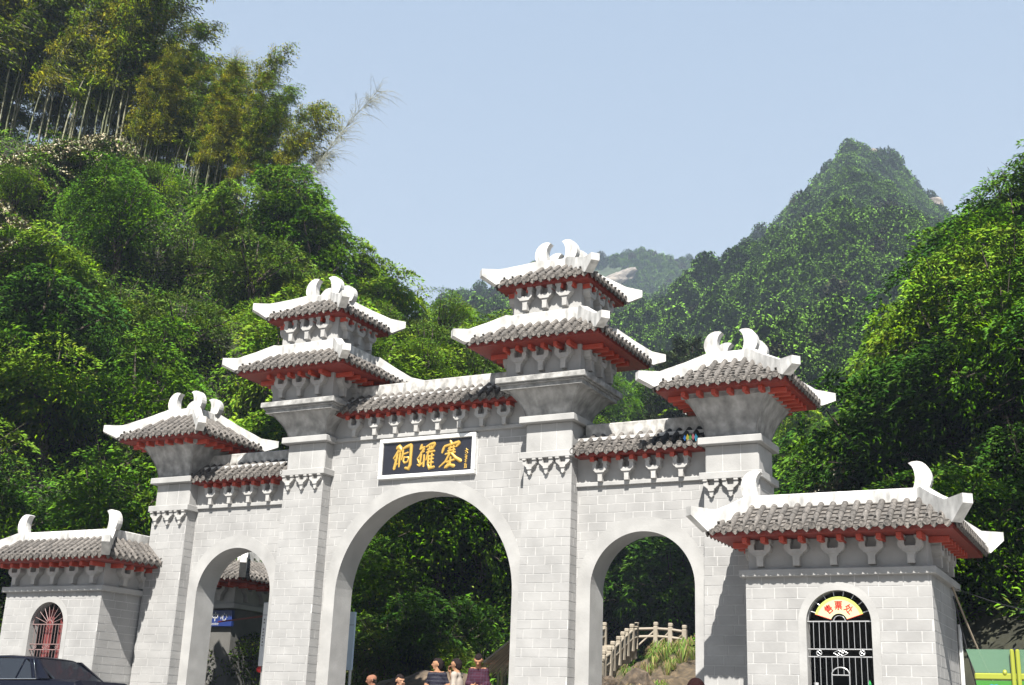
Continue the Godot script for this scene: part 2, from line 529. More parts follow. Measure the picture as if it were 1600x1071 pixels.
# One tiled roof with white ridges: eave half sizes ex, ez at ye; ring half sizes rx, rz from yb to yt; hip tips reach out by tip beyond the eave with their top at ytip
func tower_roof(gate: Node, cx: float, cz: float, ex: float, ez: float, ye: float, rx: float, rz: float, yb: float, yt: float, tip: float, ytip: float, horns: Array, single: Array, rafters: Array, body: Vector2, called := "tower_roof", sides := [0, 1, 2, 3], kinkf := 0.72) -> Node3D:
	var roof := part(called, gate)
	var dk := MB.new()
	frustum(dk, cx, cz, ex - 0.035, ez - 0.035, ye - 0.10, ex - 0.03, ez - 0.03, ye - 0.005)
	frustum(dk, cx, cz, ex - 0.045, ez - 0.045, ye - 0.006, rx - 0.02, rz - 0.02, yb - 0.01)
	put("eave_board", dk.mesh(), M.red, roof)
	var rest := Multi.new()
	for k in sides:
		var o0: float = ez if k % 2 == 0 else ex
		var o1: float = rz if k % 2 == 0 else rx
		var s := slope_xf(k, cx, cz, o0, ye, o1, yb)
		tile_slope(roof, rest, s[0], (ex if k % 2 == 0 else ez), (rx if k % 2 == 0 else rz), s[1], single.has(k))
	stuff(put("roof_tiles", rest.mesh(), null, roof))
	# white ring of ridge beams
	var w := 0.17
	for k in 4:
		var mb := MB.new()
		var hz := rz if k % 2 == 0 else rx
		var hx := rx if k % 2 == 0 else rz
		var b := Basis(Vector3.UP, k * PI / 2)
		var ext := 0.0 if k % 2 == 0 else -w
		mb.bevel_box(Vector3(-hx - ext, yb - 0.05, hz - w), Vector3(hx + ext, yt, hz), 0.015)
		var o := put("ridge_beam", mb.mesh(), M.white, roof)
		o.transform = Transform3D(b, Vector3(cx, 0, cz))
	if horns.size():
		var fl := MB.new()
		fl.box(Vector3(cx - rx + 0.02, yb, cz - rz + 0.02), Vector3(cx + rx - 0.02, yt - 0.06, cz + rz - 0.02))
		put("roof_cap", fl.mesh(), M.oldwhite, roof)
	# hip ridges with their lifted ends
	for sx in [1, -1]:
		for sz in [1, -1]:
			var c0 := Vector3(cx + sx * rx, 0, cz + sz * rz)
			var c1 := Vector3(cx + sx * (ex + tip), 0, cz + sz * (ez + tip))
			var dir := (c1 - c0)
			var L := dir.length()
			dir /= L
			var kink := L * kinkf
			var yk := ytip + (0.03 if kinkf > 0.6 else -0.02)
			var bottom := func(s: float) -> float: return lerpf(yb, ye, minf(s / (L - tip * 1.41), 1.0))
			var pl := PackedVector2Array([Vector2(-0.1, yt - 0.004), Vector2(0.02, yt - 0.004), Vector2(kink * 0.5, lerpf(yt, yk, 0.5) - 0.012), Vector2(kink, yk), Vector2(L, ytip), Vector2(L, ytip - 0.15), Vector2(L - tip * 1.3, ye - 0.02), Vector2(kink * 0.5, bottom.call(kink * 0.5) - 0.04), Vector2(-0.1, yb - 0.03)])
			var mb := MB.new()
			mb.prism(pl, -0.088, 0.088, Transform3D(Basis(dir, Vector3.UP, dir.cross(Vector3.UP)), c0))
			put("hip_ridge", mb.mesh(), M.white, roof)
	for h in horns:   # [sign x, sign z, width, height]
		var mb := MB.new()
		var pl := horn_poly(h[2], h[3])
		var q := PackedVector2Array()
		for p in pl:
			q.push_back(Vector2(p.x * h[0], p.y))
		mb.prism(q, -0.08, 0.08, Transform3D(Basis(), Vector3(cx + h[0] * (rx - 0.05), yt - 0.02, cz + h[1] * (rz - 0.085))))
		put("roof_horn", mb.mesh(), M.white, roof)
	# rafters under the eave: [count, spacing] per side pair
	for k in sides:
		var fx: float = rafters[0 if k % 2 == 0 else 2]
		var sp: float = rafters[1 if k % 2 == 0 else 3]
		var inner: float = body.y if k % 2 == 0 else body.x
		var outer: float = (ez if k % 2 == 0 else ex) - rafters[4]
		var b := Basis(Vector3.UP, k * PI / 2)
		for i in int(fx):
			var u: float = (i - (fx - 1) / 2.0) * sp
			var mb := MB.new()
			mb.bevel_box(Vector3(u - 0.042, ye - 0.2, inner - 0.05), Vector3(u + 0.042, ye - 0.102, outer), 0.006)
			var o := put("rafter", mb.mesh(), M.red_end, roof)
			o.transform = Transform3D(b, Vector3(cx, 0, cz))
	return roof

func pillar(gate: Node, cx: float, yl: float, ya: float, rest: Multi, single: bool) -> Node3D:
	var p := part("pillar", gate)
	var cz := -0.17
	var grow := func(y: float) -> float: return 0.0062 * (yl - y)
	var core := MB.new()
	var d: float = grow.call(0.0)
	frustum(core, cx, cz, 0.53 + d - 0.004, 0.47 + d * 1.6 - 0.004, -0.3, 0.526, 0.466, yl)
	put("mortar_core", core.mesh(), M.mortar, p)
	var zf := func(y: float) -> float: return 0.30 + 0.01 * (yl - y)
	lay_bricks(p if single else null, rest, Transform3D(Basis(), Vector3(cx, 0, 0)), 0.0, yl, func(y: float) -> float: return -0.53 - grow.call(y), func(y: float) -> float: return 0.53 + grow.call(y), [], zf, 0.07 * (cx + 9.0))
	for k in [1, 3]:
		var b := Basis(Vector3.UP, k * PI / 2)
		lay_bricks(null, rest, Transform3D(b, Vector3(cx, 0, cz)), 0.0, yl, func(y: float) -> float: return -0.47 - grow.call(y) * 1.6, func(y: float) -> float: return 0.47 + grow.call(y) * 1.6, [], func(y: float) -> float: return 0.53 + grow.call(y), 0.2)
	var le := MB.new()
	block(le, cx, cz, 0.60, 0.575, yl, yl + 0.14)
	put("ledge", le.mesh(), M.plaster, p)
	for i in 3:
		var o := put("corbel", bracket_mesh(0.30, 0.32, 0.10, true), M.carved, p)
		o.position = Vector3(cx + (i - 1) * 0.368, yl - 0.318, 0.295)
	var nk := MB.new()
	block(nk, cx, cz, 0.515, 0.45, yl + 0.135, ya + 0.005, 0.02)
	put("neck", nk.mesh(), M.plaster, p)
	for i in 2:
		var jt := MB.new()
		jt.box(Vector3(cx - 0.178 + i * 0.345, yl + 0.15, 0.27), Vector3(cx - 0.166 + i * 0.345, ya, 0.2825))
		put("joint_line", jt.mesh(), M.mortar, p)
	var sl := MB.new()
	block(sl, cx, cz, 0.614, 0.60, ya, ya + 0.14)
	put("slab", sl.mesh(), M.plaster, p)
	return p

func flare(p: Node, cx: float, y0: float, y1: float, h0: float, h1: float, expo: float) -> void:
	var mb := MB.new()
	var n := 10
	var last := [h0, y0]
	for i in n:
		var t := (i + 1.0) / n
		var h := h0 + (h1 - h0) * pow(t, expo)
		var y := lerpf(y0, y1, t)
		for k in 4:
			var b := Basis(Vector3.UP, k * PI / 2)
			var o := Vector3(cx, 0, -0.17)
			var z := -0.02
			mb.quad(o + b * Vector3(-last[0], last[1], last[0] + z), o + b * Vector3(last[0], last[1], last[0] + z), o + b * Vector3(h, y, h + z), o + b * Vector3(-h, y, h + z))
		last = [h, y]
	frustum(mb, cx, -0.17, h1 - 0.02, h1 - 0.04, y1 - 0.1, h1 - 0.02, h1 - 0.04, y1)
	put("flared_capital", mb.mesh(), M.concrete, p)

func bracket_body(p: Node, cx: float, cz: float, hx: float, hz: float, y0: float, y1: float, n: Array, sp: float, w: float, h: float) -> void:
	var mb := MB.new()
	block(mb, cx, cz, hx, hz, y0, y1)
	put("bracket_storey", mb.mesh(), M.plaster, p)
	for k in 4:
		var x := side_xf(k, cx, cz, hx, hz)
		var cnt: int = n[k % 2]
		for i in cnt:
			var o := put("bracket", bracket_mesh(w, h, 0.16, false), M.carved, p)
			o.transform = x * Transform3D(Basis(), Vector3((i - (cnt - 1) / 2.0) * sp, y1 - h - 0.02, -0.005))

func wall_span(gate: Node, x0: float, x1: float, cx: float, r: float, ysp: float, yl: float, ytop: float, rest: Multi, single: bool, nb: int, bsp: float) -> Node3D:
	var p := part("arched_wall", gate)
	var arc := arch_pts(cx, ysp, r, PI, 0.0, 36)
	var out := PackedVector2Array([Vector2(x0, -0.3), Vector2(cx - r, -0.3)])
	out.append_array(arc)
	out.append_array(PackedVector2Array([Vector2(cx + r, -0.3), Vector2(x1, -0.3), Vector2(x1, ytop), Vector2(x0, ytop)]))
	var mb := MB.new()
	mb.prism(out, -0.62, -0.004)
	put("mortar_wall", mb.mesh(), M.mortar, p)
	# smooth plaster band round the opening, lining the whole reveal
	var w := 0.27
	var band := PackedVector2Array([Vector2(cx - r - w, -0.3), Vector2(cx - r + 0.012, -0.3)])
	band.append_array(arch_pts(cx, ysp, r - 0.012, PI, 0.0, 40))
	band.append_array(PackedVector2Array([Vector2(cx + r - 0.012, -0.3), Vector2(cx + r + w, -0.3)]))
	band.append_array(arch_pts(cx, ysp, r + w, 0.0, PI, 40))
	var bm := MB.new()
	bm.prism(band, -0.63, 0.008)
	put("arch_band", bm.mesh(), M.plaster, p)
	var hull := PackedVector2Array([Vector2(cx - r - w, -0.5)])
	hull.append_array(arch_pts(cx, ysp, r + w, PI, 0.0, 40))
	hull.append_array(PackedVector2Array([Vector2(cx + r + w, -0.5)]))
	var cuts := [hull]
	if r > 1.5:
		cuts.append(PackedVector2Array([Vector2(-1.2, 5.3), Vector2(1.22, 5.3), Vector2(1.22, 6.2), Vector2(-1.2, 6.2)]))
	lay_bricks(p if single else null, rest, Transform3D(), 0.0, yl, func(_y: float) -> float: return x0, func(_y: float) -> float: return x1, cuts, func(_y: float) -> float: return 0.0, 0.05)
	var le := MB.new()
	le.bevel_box(Vector3(x0, yl, -0.1), Vector3(x1, yl + 0.085, 0.06), 0.01)
	put("ledge", le.mesh(), M.plaster, p)
	var fz := MB.new()
	fz.box(Vector3(x0, yl + 0.05, -0.3), Vector3(x1, yl + 0.6, 0.012))
	put("frieze", fz.mesh(), M.plaster, p)
	for i in nb:
		var o := put("bracket", bracket_mesh(0.32, 0.40, 0.16, false), M.carved, p)
		o.position = Vector3(cx + (i - (nb - 1) / 2.0) * bsp, yl + 0.08, 0.01)
	return p

func wall_roof(gate: Node, x0: float, x1: float, dy: float, cx: float, nraft: int, rsp: float, single: bool, dark_from := 99.0) -> Node3D:
	var roof := part("wall_roof", gate)
	var b := Basis(Vector3(0, 0, -1), Vector3(0, 1, 0), Vector3(1, 0, 0))
	var pl := PackedVector2Array([Vector2(-0.30, 5.455), Vector2(-0.30, 5.545), Vector2(0.2, 5.93), Vector2(0.42, 5.93), Vector2(0.92, 5.545), Vector2(0.92, 5.455)])
	var mb := MB.new()
	mb.prism(pl, x0, x1, Transform3D(b, Vector3(0, dy, 0)))
	put("eave_board", mb.mesh(), M.red, roof)
	var rest := Multi.new()
	var half := (x1 - x0) * 0.5
	for k in 2:
		var z0 := 0.33 if k == 0 else -0.95
		var z1 := -0.2 if k == 0 else -0.42
		var bb := Basis(Vector3.UP, k * PI)
		var eave := Vector3((x0 + x1) * 0.5, 5.545 + dy, z0)
		var up := Vector3(0, 0.40, z1 - z0)
		var run := up.length()
		up /= run
		var right := bb * Vector3(1, 0, 0)
		tile_slope(roof, rest, Transform3D(Basis(right, up, right.cross(up)), eave), half, half, run, single and k == 0, dark_from, 0.2, false)
	stuff(put("roof_tiles", rest.mesh(), null, roof))
	var cp := MB.new()
	cp.bevel_box(Vector3(x0, 5.90 + dy, -0.43), Vector3(x1, 6.225 + dy, -0.19), 0.02)
	put("ridge_beam", cp.mesh(), M.oldwhite, roof)
	for i in nraft:
		var u := cx + (i - (nraft - 1) / 2.0) * rsp
		var rm := MB.new()
		rm.bevel_box(Vector3(u - 0.045, 5.362 + dy, 0.0), Vector3(u + 0.045, 5.452 + dy, 0.235), 0.006)
		put("rafter", rm.mesh(), M.red_end, roof)
	return roof

# brush strokes: [[radius, x, y, radius, x, y, ...], ...] in picture units, y down
func brush(mb: MB, strokes: Array, map: Callable, scale: float, depth: float) -> void:
	for s in strokes:
		var pts := []
		var rr := []
		var raw := []
		for i in range(0, s.size(), 3):
			raw.append([s[i], Vector2(s[i + 1], s[i + 2])])
		for i in raw.size():
			var p: Vector2 = map.call(raw[i][1])
			pts.append(Vector3(p.x, p.y, 0.0))
			rr.append(raw[i][0] * scale)
		var first: Vector3 = pts[0] - (pts[1] - pts[0]).normalized() * rr[0] * 0.7
		var last: Vector3 = pts[-1] + (pts[-1] - pts[-2]).normalized() * rr[-1] * 0.7
		pts.push_front(first)
		rr.push_front(rr[0] * 0.45)
		pts.push_back(last)
		rr.push_back(rr[-1] * 0.35)
		mb.tube(pts, rr, 8, Vector3(1, 1, depth))

func line_char(mb: MB, strokes: Array, x: Transform3D, w: float, d: float) -> void:   # strokes: polylines in a 10 x 10 square, y up
	for s in strokes:
		for i in range(0, s.size() - 2, 2):
			var a := Vector2(s[i] - 5.0, s[i + 1] - 5.0) * 0.1
			var b := Vector2(s[i + 2] - 5.0, s[i + 3] - 5.0) * 0.1
			var t := (b - a).normalized()
			var o := Vector2(-t.y, t.x) * w * 0.5
			a -= t * w * 0.4
			b += t * w * 0.4
			mb.prism(PackedVector2Array([a - o, b - o, b + o, a + o]), 0.0, d, x)

func name_board(gate: Node) -> void:
	var nb := part("name_board", gate)
	var x0 := -1.185
	var x1 := 1.205
	var y0 := 5.312
	var y1 := 6.192
	var f := 0.085
	var fr := MB.new()
	fr.bevel_box(Vector3(x0, y0, -0.02), Vector3(x1, y0 + f, 0.10), 0.01)
	fr.bevel_box(Vector3(x0, y1 - f, -0.02), Vector3(x1, y1, 0.10), 0.01)
	fr.bevel_box(Vector3(x0, y0 + f, -0.02), Vector3(x0 + f, y1 - f, 0.10), 0.01)
	fr.bevel_box(Vector3(x1 - f, y0 + f, -0.02), Vector3(x1, y1 - f, 0.10), 0.01)
	put("board_frame", fr.mesh(), M.signwhite, nb)
	var pn := MB.new()
	pn.box(Vector3(x0 + 0.02, y0 + 0.02, -0.01), Vector3(x1 - 0.02, y1 - 0.02, 0.05))
	put("board_panel", pn.mesh(), M.black, nb)
	var map := func(p: Vector2) -> Vector2:
		var u := (p.x - 223.0) / 1103.0
		var v := (p.y - (185.0 - (p.x - 235.0) * 0.0795)) / 394.0
		return Vector2(lerpf(x0 + f, x1 - f, u), lerpf(y1 - f, y0 + f, v))
	var c1 := [[26, 405, 240, 34, 425, 228, 26, 440, 245], [20, 425, 262, 18, 398, 310, 9, 357, 366], [12, 398, 300, 12, 458, 272], [15, 408, 312, 17, 392, 400, 19, 373, 492], [14, 440, 300, 15, 434, 385, 10, 432, 466], [9, 372, 384, 11, 412, 362], [9, 372, 440, 12, 388, 455, 9, 412, 428],
		[16, 478, 245, 20, 520, 222, 24, 572, 203], [22, 575, 208, 19, 574, 320, 20, 573, 440, 24, 556, 488, 15, 512, 480], [13, 474, 258, 14, 470, 330, 9, 460, 380], [12, 488, 312, 12, 538, 292], [12, 492, 345, 12, 482, 395, 14, 500, 420, 13, 540, 402, 12, 548, 352, 10, 498, 352]]
	var c2 := [[15, 706, 200, 18, 698, 232], [17, 692, 250, 14, 742, 226], [18, 738, 250, 14, 700, 310, 8, 658, 372], [12, 700, 292, 13, 736, 280], [14, 706, 310, 14, 692, 440], [9, 664, 378, 12, 680, 412], [11, 664, 440, 14, 690, 452, 12, 738, 408], [13, 742, 322, 14, 740, 456],
		[15, 768, 222, 16, 812, 192, 22, 862, 182], [18, 868, 188, 15, 846, 240, 14, 782, 258], [12, 804, 205, 11, 802, 246], [12, 828, 198, 10, 826, 240], [16, 802, 268, 13, 780, 330, 9, 768, 380], [13, 772, 292, 14, 866, 272], [14, 798, 330, 15, 792, 430, 20, 812, 480, 16, 870, 462], [11, 806, 336, 12, 858, 322], [11, 804, 376, 12, 856, 364], [12, 802, 418, 13, 856, 408], [13, 836, 300, 12, 830, 452]]
	var c3 := [[14, 1056, 152, 18, 1072, 182], [15, 984, 222, 18, 972, 262, 12, 962, 292], [16, 992, 216, 18, 1080, 190, 22, 1160, 165], [20, 1168, 175, 14, 1134, 214], [12, 1040, 240, 13, 1112, 220], [12, 1030, 272, 12, 1114, 254], [13, 1066, 208, 14, 1048, 262, 10, 1036, 312], [12, 1098, 204, 12, 1098, 298],
		[13, 1004, 310, 14, 1118, 284], [17, 1054, 304, 15, 1010, 395, 8, 934, 464], [15, 1078, 300, 20, 1128, 352, 24, 1188, 386], [13, 1022, 404, 14, 1114, 372], [14, 1066, 344, 15, 1062, 432], [12, 1050, 410, 9, 1000, 472], [20, 1016, 462, 17, 1060, 436, 22, 1112, 448]]
	for c in [c1, c2, c3]:
		var mb := MB.new()
		brush(mb, c, map, 0.00202, 0.75)
		var o := put("character", mb.mesh(), M.gold, nb)
		o.position.z = 0.052
	var small := [[5, 1250, 240, 6, 1262, 252], [5, 1238, 266, 6, 1276, 256], [5, 1244, 290, 6, 1256, 272, 5, 1272, 288], [5, 1240, 318, 5, 1264, 300], [5, 1252, 322, 5, 1248, 352], [4, 1238, 340, 5, 1268, 330], [5, 1262, 320, 5, 1260, 362], [5, 1240, 372, 5, 1266, 362], [4, 1252, 362, 5, 1248, 400], [4, 1240, 394, 5, 1264, 388], [5, 1236, 424, 5, 1258, 414], [5, 1240, 440, 5, 1266, 430], [5, 1246, 420, 5, 1240, 466], [5, 1258, 430, 6, 1262, 466], [4, 1236, 470, 5, 1262, 460]]
	var sm := MB.new()
	brush(sm, small, map, 0.0020, 0.7)
	var so := put("small_inscription", sm.mesh(), M.gold, nb)
	so.position.z = 0.052

func build_gate() -> void:
	var g := thing("mountain_gateway", Vector3.ZERO)
	tag(g, "grey stone three-arched gateway with red eaves, tiled tower roofs and black name board", "gateway")
	var rest := Multi.new()
	brick_room = 300
	for k in tile_room:
		tile_room[k] = 300
	var a := 3.0
	var b := 6.786
	# pillars: the right ones first, so that the single bricks are those that show largest
	var p4 := pillar(g, b, 4.83, 5.49, rest, true)
	var p3 := pillar(g, a, 5.466, 6.20, rest, true)
	var w3 := wall_span(g, 3.42, 6.36, 4.905, 1.07, 2.93, 4.90, 5.9, rest, true, 4, 0.557)
	var w2 := wall_span(g, -2.58, 2.58, 0.01, 2.152, 2.87, 6.225, 7.2, rest, true, 8, 0.535)
	var p2 := pillar(g, -a, 5.466, 6.20, rest, true)
	var p1 := pillar(g, -b, 4.83, 5.49, rest, true)
	wall_span(g, -6.36, -3.42, -4.93, 1.065, 2.92, 4.90, 5.9, rest, true, 4, 0.557)
	stuff(put("brickwork", rest.mesh(), null, g))
	for e in [[p4, b], [p1, -b]]:
		flare(e[0], e[1], 5.63, 6.44, 0.50, 0.87, 1.7)
	for e in [[p3, a], [p2, -a]]:
		flare(e[0], e[1], 6.34, 6.95, 0.52, 0.93, 1.7)
		var mb := MB.new()
		block(mb, e[1], -0.17, 0.95, 0.93, 6.93, 6.97)
		block(mb, e[1], -0.17, 1.0, 0.985, 6.968, 7.09)
		put("capital_slab", mb.mesh(), M.concrete, e[0])
		bracket_body(e[0], e[1], -0.16, 0.83, 0.80, 7.08, 7.70, [3, 3], 0.50, 0.38, 0.50)
	# roofs
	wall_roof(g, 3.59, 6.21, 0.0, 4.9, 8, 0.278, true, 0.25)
	for s in [1, -1]:
		tower_roof(g, b * s, -0.15, 1.27, 1.15, 6.53, 0.40, 0.40, 7.10, 7.33, 0.24, 6.79, [[1, 1, 0.32, 0.44], [-1, 1, 0.32, 0.44], [1, -1, 0.32, 0.40], [-1, -1, 0.32, 0.40]], [0], [6, 0.295, 6, 0.28, 0.13], Vector2(0.85, 0.84))
		tower_roof(g, a * s, -0.15, 1.48, 1.37, 7.78, 0.88, 0.82, 8.18, 8.46, 0.22, 8.02, [], [0], [6, 0.285, 6, 0.27, 0.22], Vector2(0.84, 0.82), "lower_tower_roof")
		var up := part("upper_storey", g)
		bracket_body(up, a * s, -0.15, 0.77, 0.70, 8.2, 9.03, [3, 3], 0.45, 0.36, 0.47)
		tower_roof(g, a * s, -0.15, 1.06, 0.98, 9.11, 0.36, 0.36, 9.55, 9.76, 0.24, 9.40, [[1, 1, 0.32, 0.44], [-1, 1, 0.32, 0.44], [1, -1, 0.32, 0.40], [-1, -1, 0.32, 0.40]], [0], [6, 0.25, 6, 0.24, 0.13], Vector2(0.77, 0.70), "upper_tower_roof")
	wall_roof(g, -2.55, 2.55, 1.315, 0.0, 16, 0.268, true)
	wall_roof(g, -6.21, -3.59, 0.0, -4.9, 8, 0.278, true)
	name_board(g)

# ---------------------------------------------------------------- booths
func arch_wall(mb: MB, x0: float, x1: float, y0: float, y1: float, cx: float, hw: float, sill: float, spring: float, za: float, zb: float) -> void:
	mb.prism(PackedVector2Array([Vector2(x0, y0), Vector2(cx - hw, y0), Vector2(cx - hw, spring), Vector2(x0, spring)]), za, zb)
	mb.prism(PackedVector2Array([Vector2(cx + hw, y0), Vector2(x1, y0), Vector2(x1, spring), Vector2(cx + hw, spring)]), za, zb)
	mb.prism(PackedVector2Array([Vector2(cx - hw, y0), Vector2(cx + hw, y0), Vector2(cx + hw, sill), Vector2(cx - hw, sill)]), za, zb)
	var top := PackedVector2Array([Vector2(x0, spring), Vector2(cx - hw, spring)])
	top.append_array(arch_pts(cx, spring, hw, PI, 0.0, 24).slice(1, 24))
	top.append_array(PackedVector2Array([Vector2(cx + hw, spring), Vector2(x1, spring), Vector2(x1, y1), Vector2(x0, y1)]))
	mb.prism(top, za, zb)

func bar(mb: MB, a: Vector3, b: Vector3, r: float) -> void:
	mb.tube([a, b], [r, r], 6)

func build_booth(sg: float, label: String) -> void:
	var t := thing("ticket_booth", Vector3(8.89 * sg, 0, 0))
	tag(t, label, "booth", "booths at the two ends of the gateway")
	var hx := 1.51
	var yl := 2.88
	var wc := 0.02 if sg > 0 else -0.06
	var hw := 0.525
	var sill := 1.10
	var spring := 2.125
	var wall := MB.new()
	arch_wall(wall, -hx + 0.004, hx - 0.004, -0.3, yl + 0.1, wc, hw + 0.02, sill, spring, 1.28, 1.496)
	wall.box(Vector3(-hx + 0.004, -0.3, -0.896), Vector3(-hx + 0.2, yl + 0.1, 1.28))
	wall.box(Vector3(hx - 0.2, -0.3, -0.896), Vector3(hx - 0.004, yl + 0.1, 1.28))
	wall.box(Vector3(-hx + 0.2, -0.3, -0.896), Vector3(hx - 0.2, yl + 0.1, -0.76))
	put("mortar_wall", wall.mesh(), M.mortar, t)
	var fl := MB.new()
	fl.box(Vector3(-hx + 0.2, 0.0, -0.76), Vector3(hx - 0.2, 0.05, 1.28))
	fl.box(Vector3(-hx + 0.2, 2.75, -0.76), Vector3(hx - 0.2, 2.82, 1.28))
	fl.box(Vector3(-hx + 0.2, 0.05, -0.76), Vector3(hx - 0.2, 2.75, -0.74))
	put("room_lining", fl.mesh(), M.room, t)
	var rest := Multi.new()
	brick_room = 300
	for k in tile_room:
		tile_room[k] = 300
	var band := PackedVector2Array([Vector2(wc - hw - 0.13, 0.0), Vector2(wc - hw, 0.0)])
	band.append_array(arch_pts(wc, spring, hw, PI, 0.0, 30))
	band.append_array(PackedVector2Array([Vector2(wc + hw, 0.0), Vector2(wc + hw + 0.13, 0.0)]))
	band.append_array(arch_pts(wc, spring, hw + 0.13, 0.0, PI, 30))
	var hull := PackedVector2Array([Vector2(wc - hw - 0.13, sill - 0.12)])
	hull.append_array(arch_pts(wc, spring, hw + 0.13, PI, 0.0, 30))
	hull.append_array(PackedVector2Array([Vector2(wc + hw + 0.13, sill - 0.12)]))
	lay_bricks(t, rest, Transform3D(), 0.0, yl, func(_y: float) -> float: return -hx, func(_y: float) -> float: return hx, [hull], func(_y: float) -> float: return 1.5, 0.11)
	lay_bricks(t if sg < 0 else null, rest, Transform3D(Basis(Vector3.UP, PI / 2), Vector3(0, 0, 0.30)), 0.0, yl, func(_y: float) -> float: return -1.20, func(_y: float) -> float: return 1.19, [], func(_y: float) -> float: return hx, 0.0)
	lay_bricks(null, rest, Transform3D(Basis(Vector3.UP, -PI / 2), Vector3(0, 0, 0.30)), 0.0, yl, func(_y: float) -> float: return -1.19, func(_y: float) -> float: return 1.20, [], func(_y: float) -> float: return hx, 0.1)
	stuff(put("brickwork", rest.mesh(), null, t))
	var bm := MB.new()
	var pl := PackedVector2Array([Vector2(wc - hw - 0.13, sill - 0.12), Vector2(wc - hw, sill - 0.12), Vector2(wc - hw, spring)])
	pl.append_array(arch_pts(wc, spring, hw, PI, 0.0, 30))
	pl.append_array(PackedVector2Array([Vector2(wc + hw, sill - 0.12), Vector2(wc + hw + 0.13, sill - 0.12)]))
	pl.append_array(arch_pts(wc, spring, hw + 0.13, 0.0, PI, 30))
	bm.prism(pl, 1.27, 1.508)
	put("window_surround", bm.mesh(), M.plaster, t)
	var sl := MB.new()
	sl.bevel_box(Vector3(wc - hw - 0.16, sill - 0.05, 1.3), Vector3(wc + hw + 0.16, sill, 1.58), 0.01)
	put("window_sill", sl.mesh(), M.plaster, t)
	var le := MB.new()
	block(le, 0, 0.30, hx + 0.09, 1.20 + 0.09, yl, yl + 0.125)
	put("ledge", le.mesh(), M.plaster, t)
	bracket_body(t, 0.0, 0.30, 1.47, 1.165, yl + 0.12, 3.51, [5, 3], 0.615, 0.40, 0.44)
	tower_roof(t, 0.0, 0.30, 1.99, 1.75, 3.61, 1.47, 1.11, 4.06, 4.29, 0.25, 3.99, [[1, 1, 0.32, 0.46], [-1, 1, 0.32, 0.46]], [0, 1] if sg < 0 else [0], [10, 0.315, 7, 0.32, 0.2], Vector2(1.47, 1.165), "booth_roof", [0, 1, 2, 3], 0.58)
	# steel grille
	var gr := part("window_grille", t)
	var z := 1.42
	var g := func(pts: Array) -> void:
		for i in range(0, pts.size(), 3):
			var mb := MB.new()
			bar(mb, pts[i], pts[i + 1], pts[i + 2])
			put("grille_bar", mb.mesh(), M.steel if sg > 0 else M.dimsteel, gr)
	var ytop := spring + 0.03
	g.call([Vector3(wc - hw, ytop, z), Vector3(wc + hw, ytop, z), 0.013, Vector3(wc - hw, 1.715, z), Vector3(wc + hw, 1.715, z), 0.012, Vector3(wc - hw, 1.595, z), Vector3(wc + hw, 1.595, z), 0.012])
	for i in 10:
		var x := wc - hw + 0.10 + i * 0.0935
		var hole := sg > 0 and absf(x - wc + 0.01) < 0.14
		g.call([Vector3(x, ytop, z + 0.012), Vector3(x, 1.715, z + 0.012), 0.0062])
		if hole:
			g.call([Vector3(x, 1.595, z + 0.012), Vector3(x, 1.31, z + 0.012), 0.0062])
		else:
			g.call([Vector3(x, 1.595, z + 0.012), Vector3(x, sill, z + 0.012), 0.0062])
	# little ornaments between the two rails
	var om := MB.new()
	for s in [-1, 0, 1]:
		var c := Vector3(wc + s * 0.345, 1.655, z + 0.014)
		if s == 0:
			for e in [-0.035, 0.035]:
				var d: Array[Vector3] = [c + Vector3(-0.08 + e, 0, 0), c + Vector3(e, 0.045, 0), c + Vector3(0.08 + e, 0, 0), c + Vector3(e, -0.045, 0)]
				for k in 4:
					bar(om, d[k], d[(k + 1) % 4], 0.007)
		else:
			for k in 8:
				var a0 := TAU * k / 8
				var a1 := TAU * (k + 1) / 8
				bar(om, c + Vector3(cos(a0), sin(a0), 0) * 0.045, c + Vector3(cos(a1), sin(a1), 0) * 0.045, 0.008)
			bar(om, c + Vector3(-0.03, 0.02, 0), c + Vector3(0.03, -0.02, 0), 0.008)
	put("grille_ornament", om.mesh(), M.steel if sg > 0 else M.dimsteel, gr)
	var n := 8
	for i in n:
		var a := PI * (i + 1) / (n + 1)
		var r0 := 0.10 if sg < 0 else 0.41
		g.call([Vector3(wc + cos(a) * r0, ytop + sin(a) * r0, z), Vector3(wc + cos(a) * (hw - 0.01), ytop + sin(a) * (hw - 0.02), z), 0.008])
	var hoops := [[0.095, 0.095, wc, ytop, z, 0.009], [hw - 0.012, hw - 0.012, wc, ytop, z, 0.011]]
	if sg > 0:
		hoops.append([0.14, 0.115, wc - 0.01, 1.315, z + 0.02, 0.012])
	for h in hoops:
		var cm := MB.new()
		var hp := []
		var hr := []
		for k in 17:
			var a := PI * k / 16
			hp.append(Vector3(h[2] + cos(a) * h[0], h[3] + sin(a) * h[1], h[4]))
			hr.append(h[5])
		cm.tube(hp, hr, 6)
		put("grille_hoop", cm.mesh(), M.steel if sg > 0 else M.dimsteel, gr)
	if sg > 0:
		g.call([Vector3(wc - 0.15, 1.31, z + 0.02), Vector3(wc + 0.13, 1.31, z + 0.02), 0.011, Vector3(wc - 0.15, 1.31, z + 0.02), Vector3(wc - 0.15, sill, z + 0.02), 0.01, Vector3(wc + 0.13, 1.31, z + 0.02), Vector3(wc + 0.13, sill, z + 0.02), 0.01])
		var fan := part("fan_sign", t)
		var fp := arch_pts(wc, ytop - 0.01, 0.405, deg_to_rad(162), deg_to_rad(18), 24)
		fp.append_array(arch_pts(wc, ytop - 0.01, 0.135, deg_to_rad(18), deg_to_rad(162), 14))
		var fm := MB.new()
		fm.prism(fp, 1.435, 1.45)
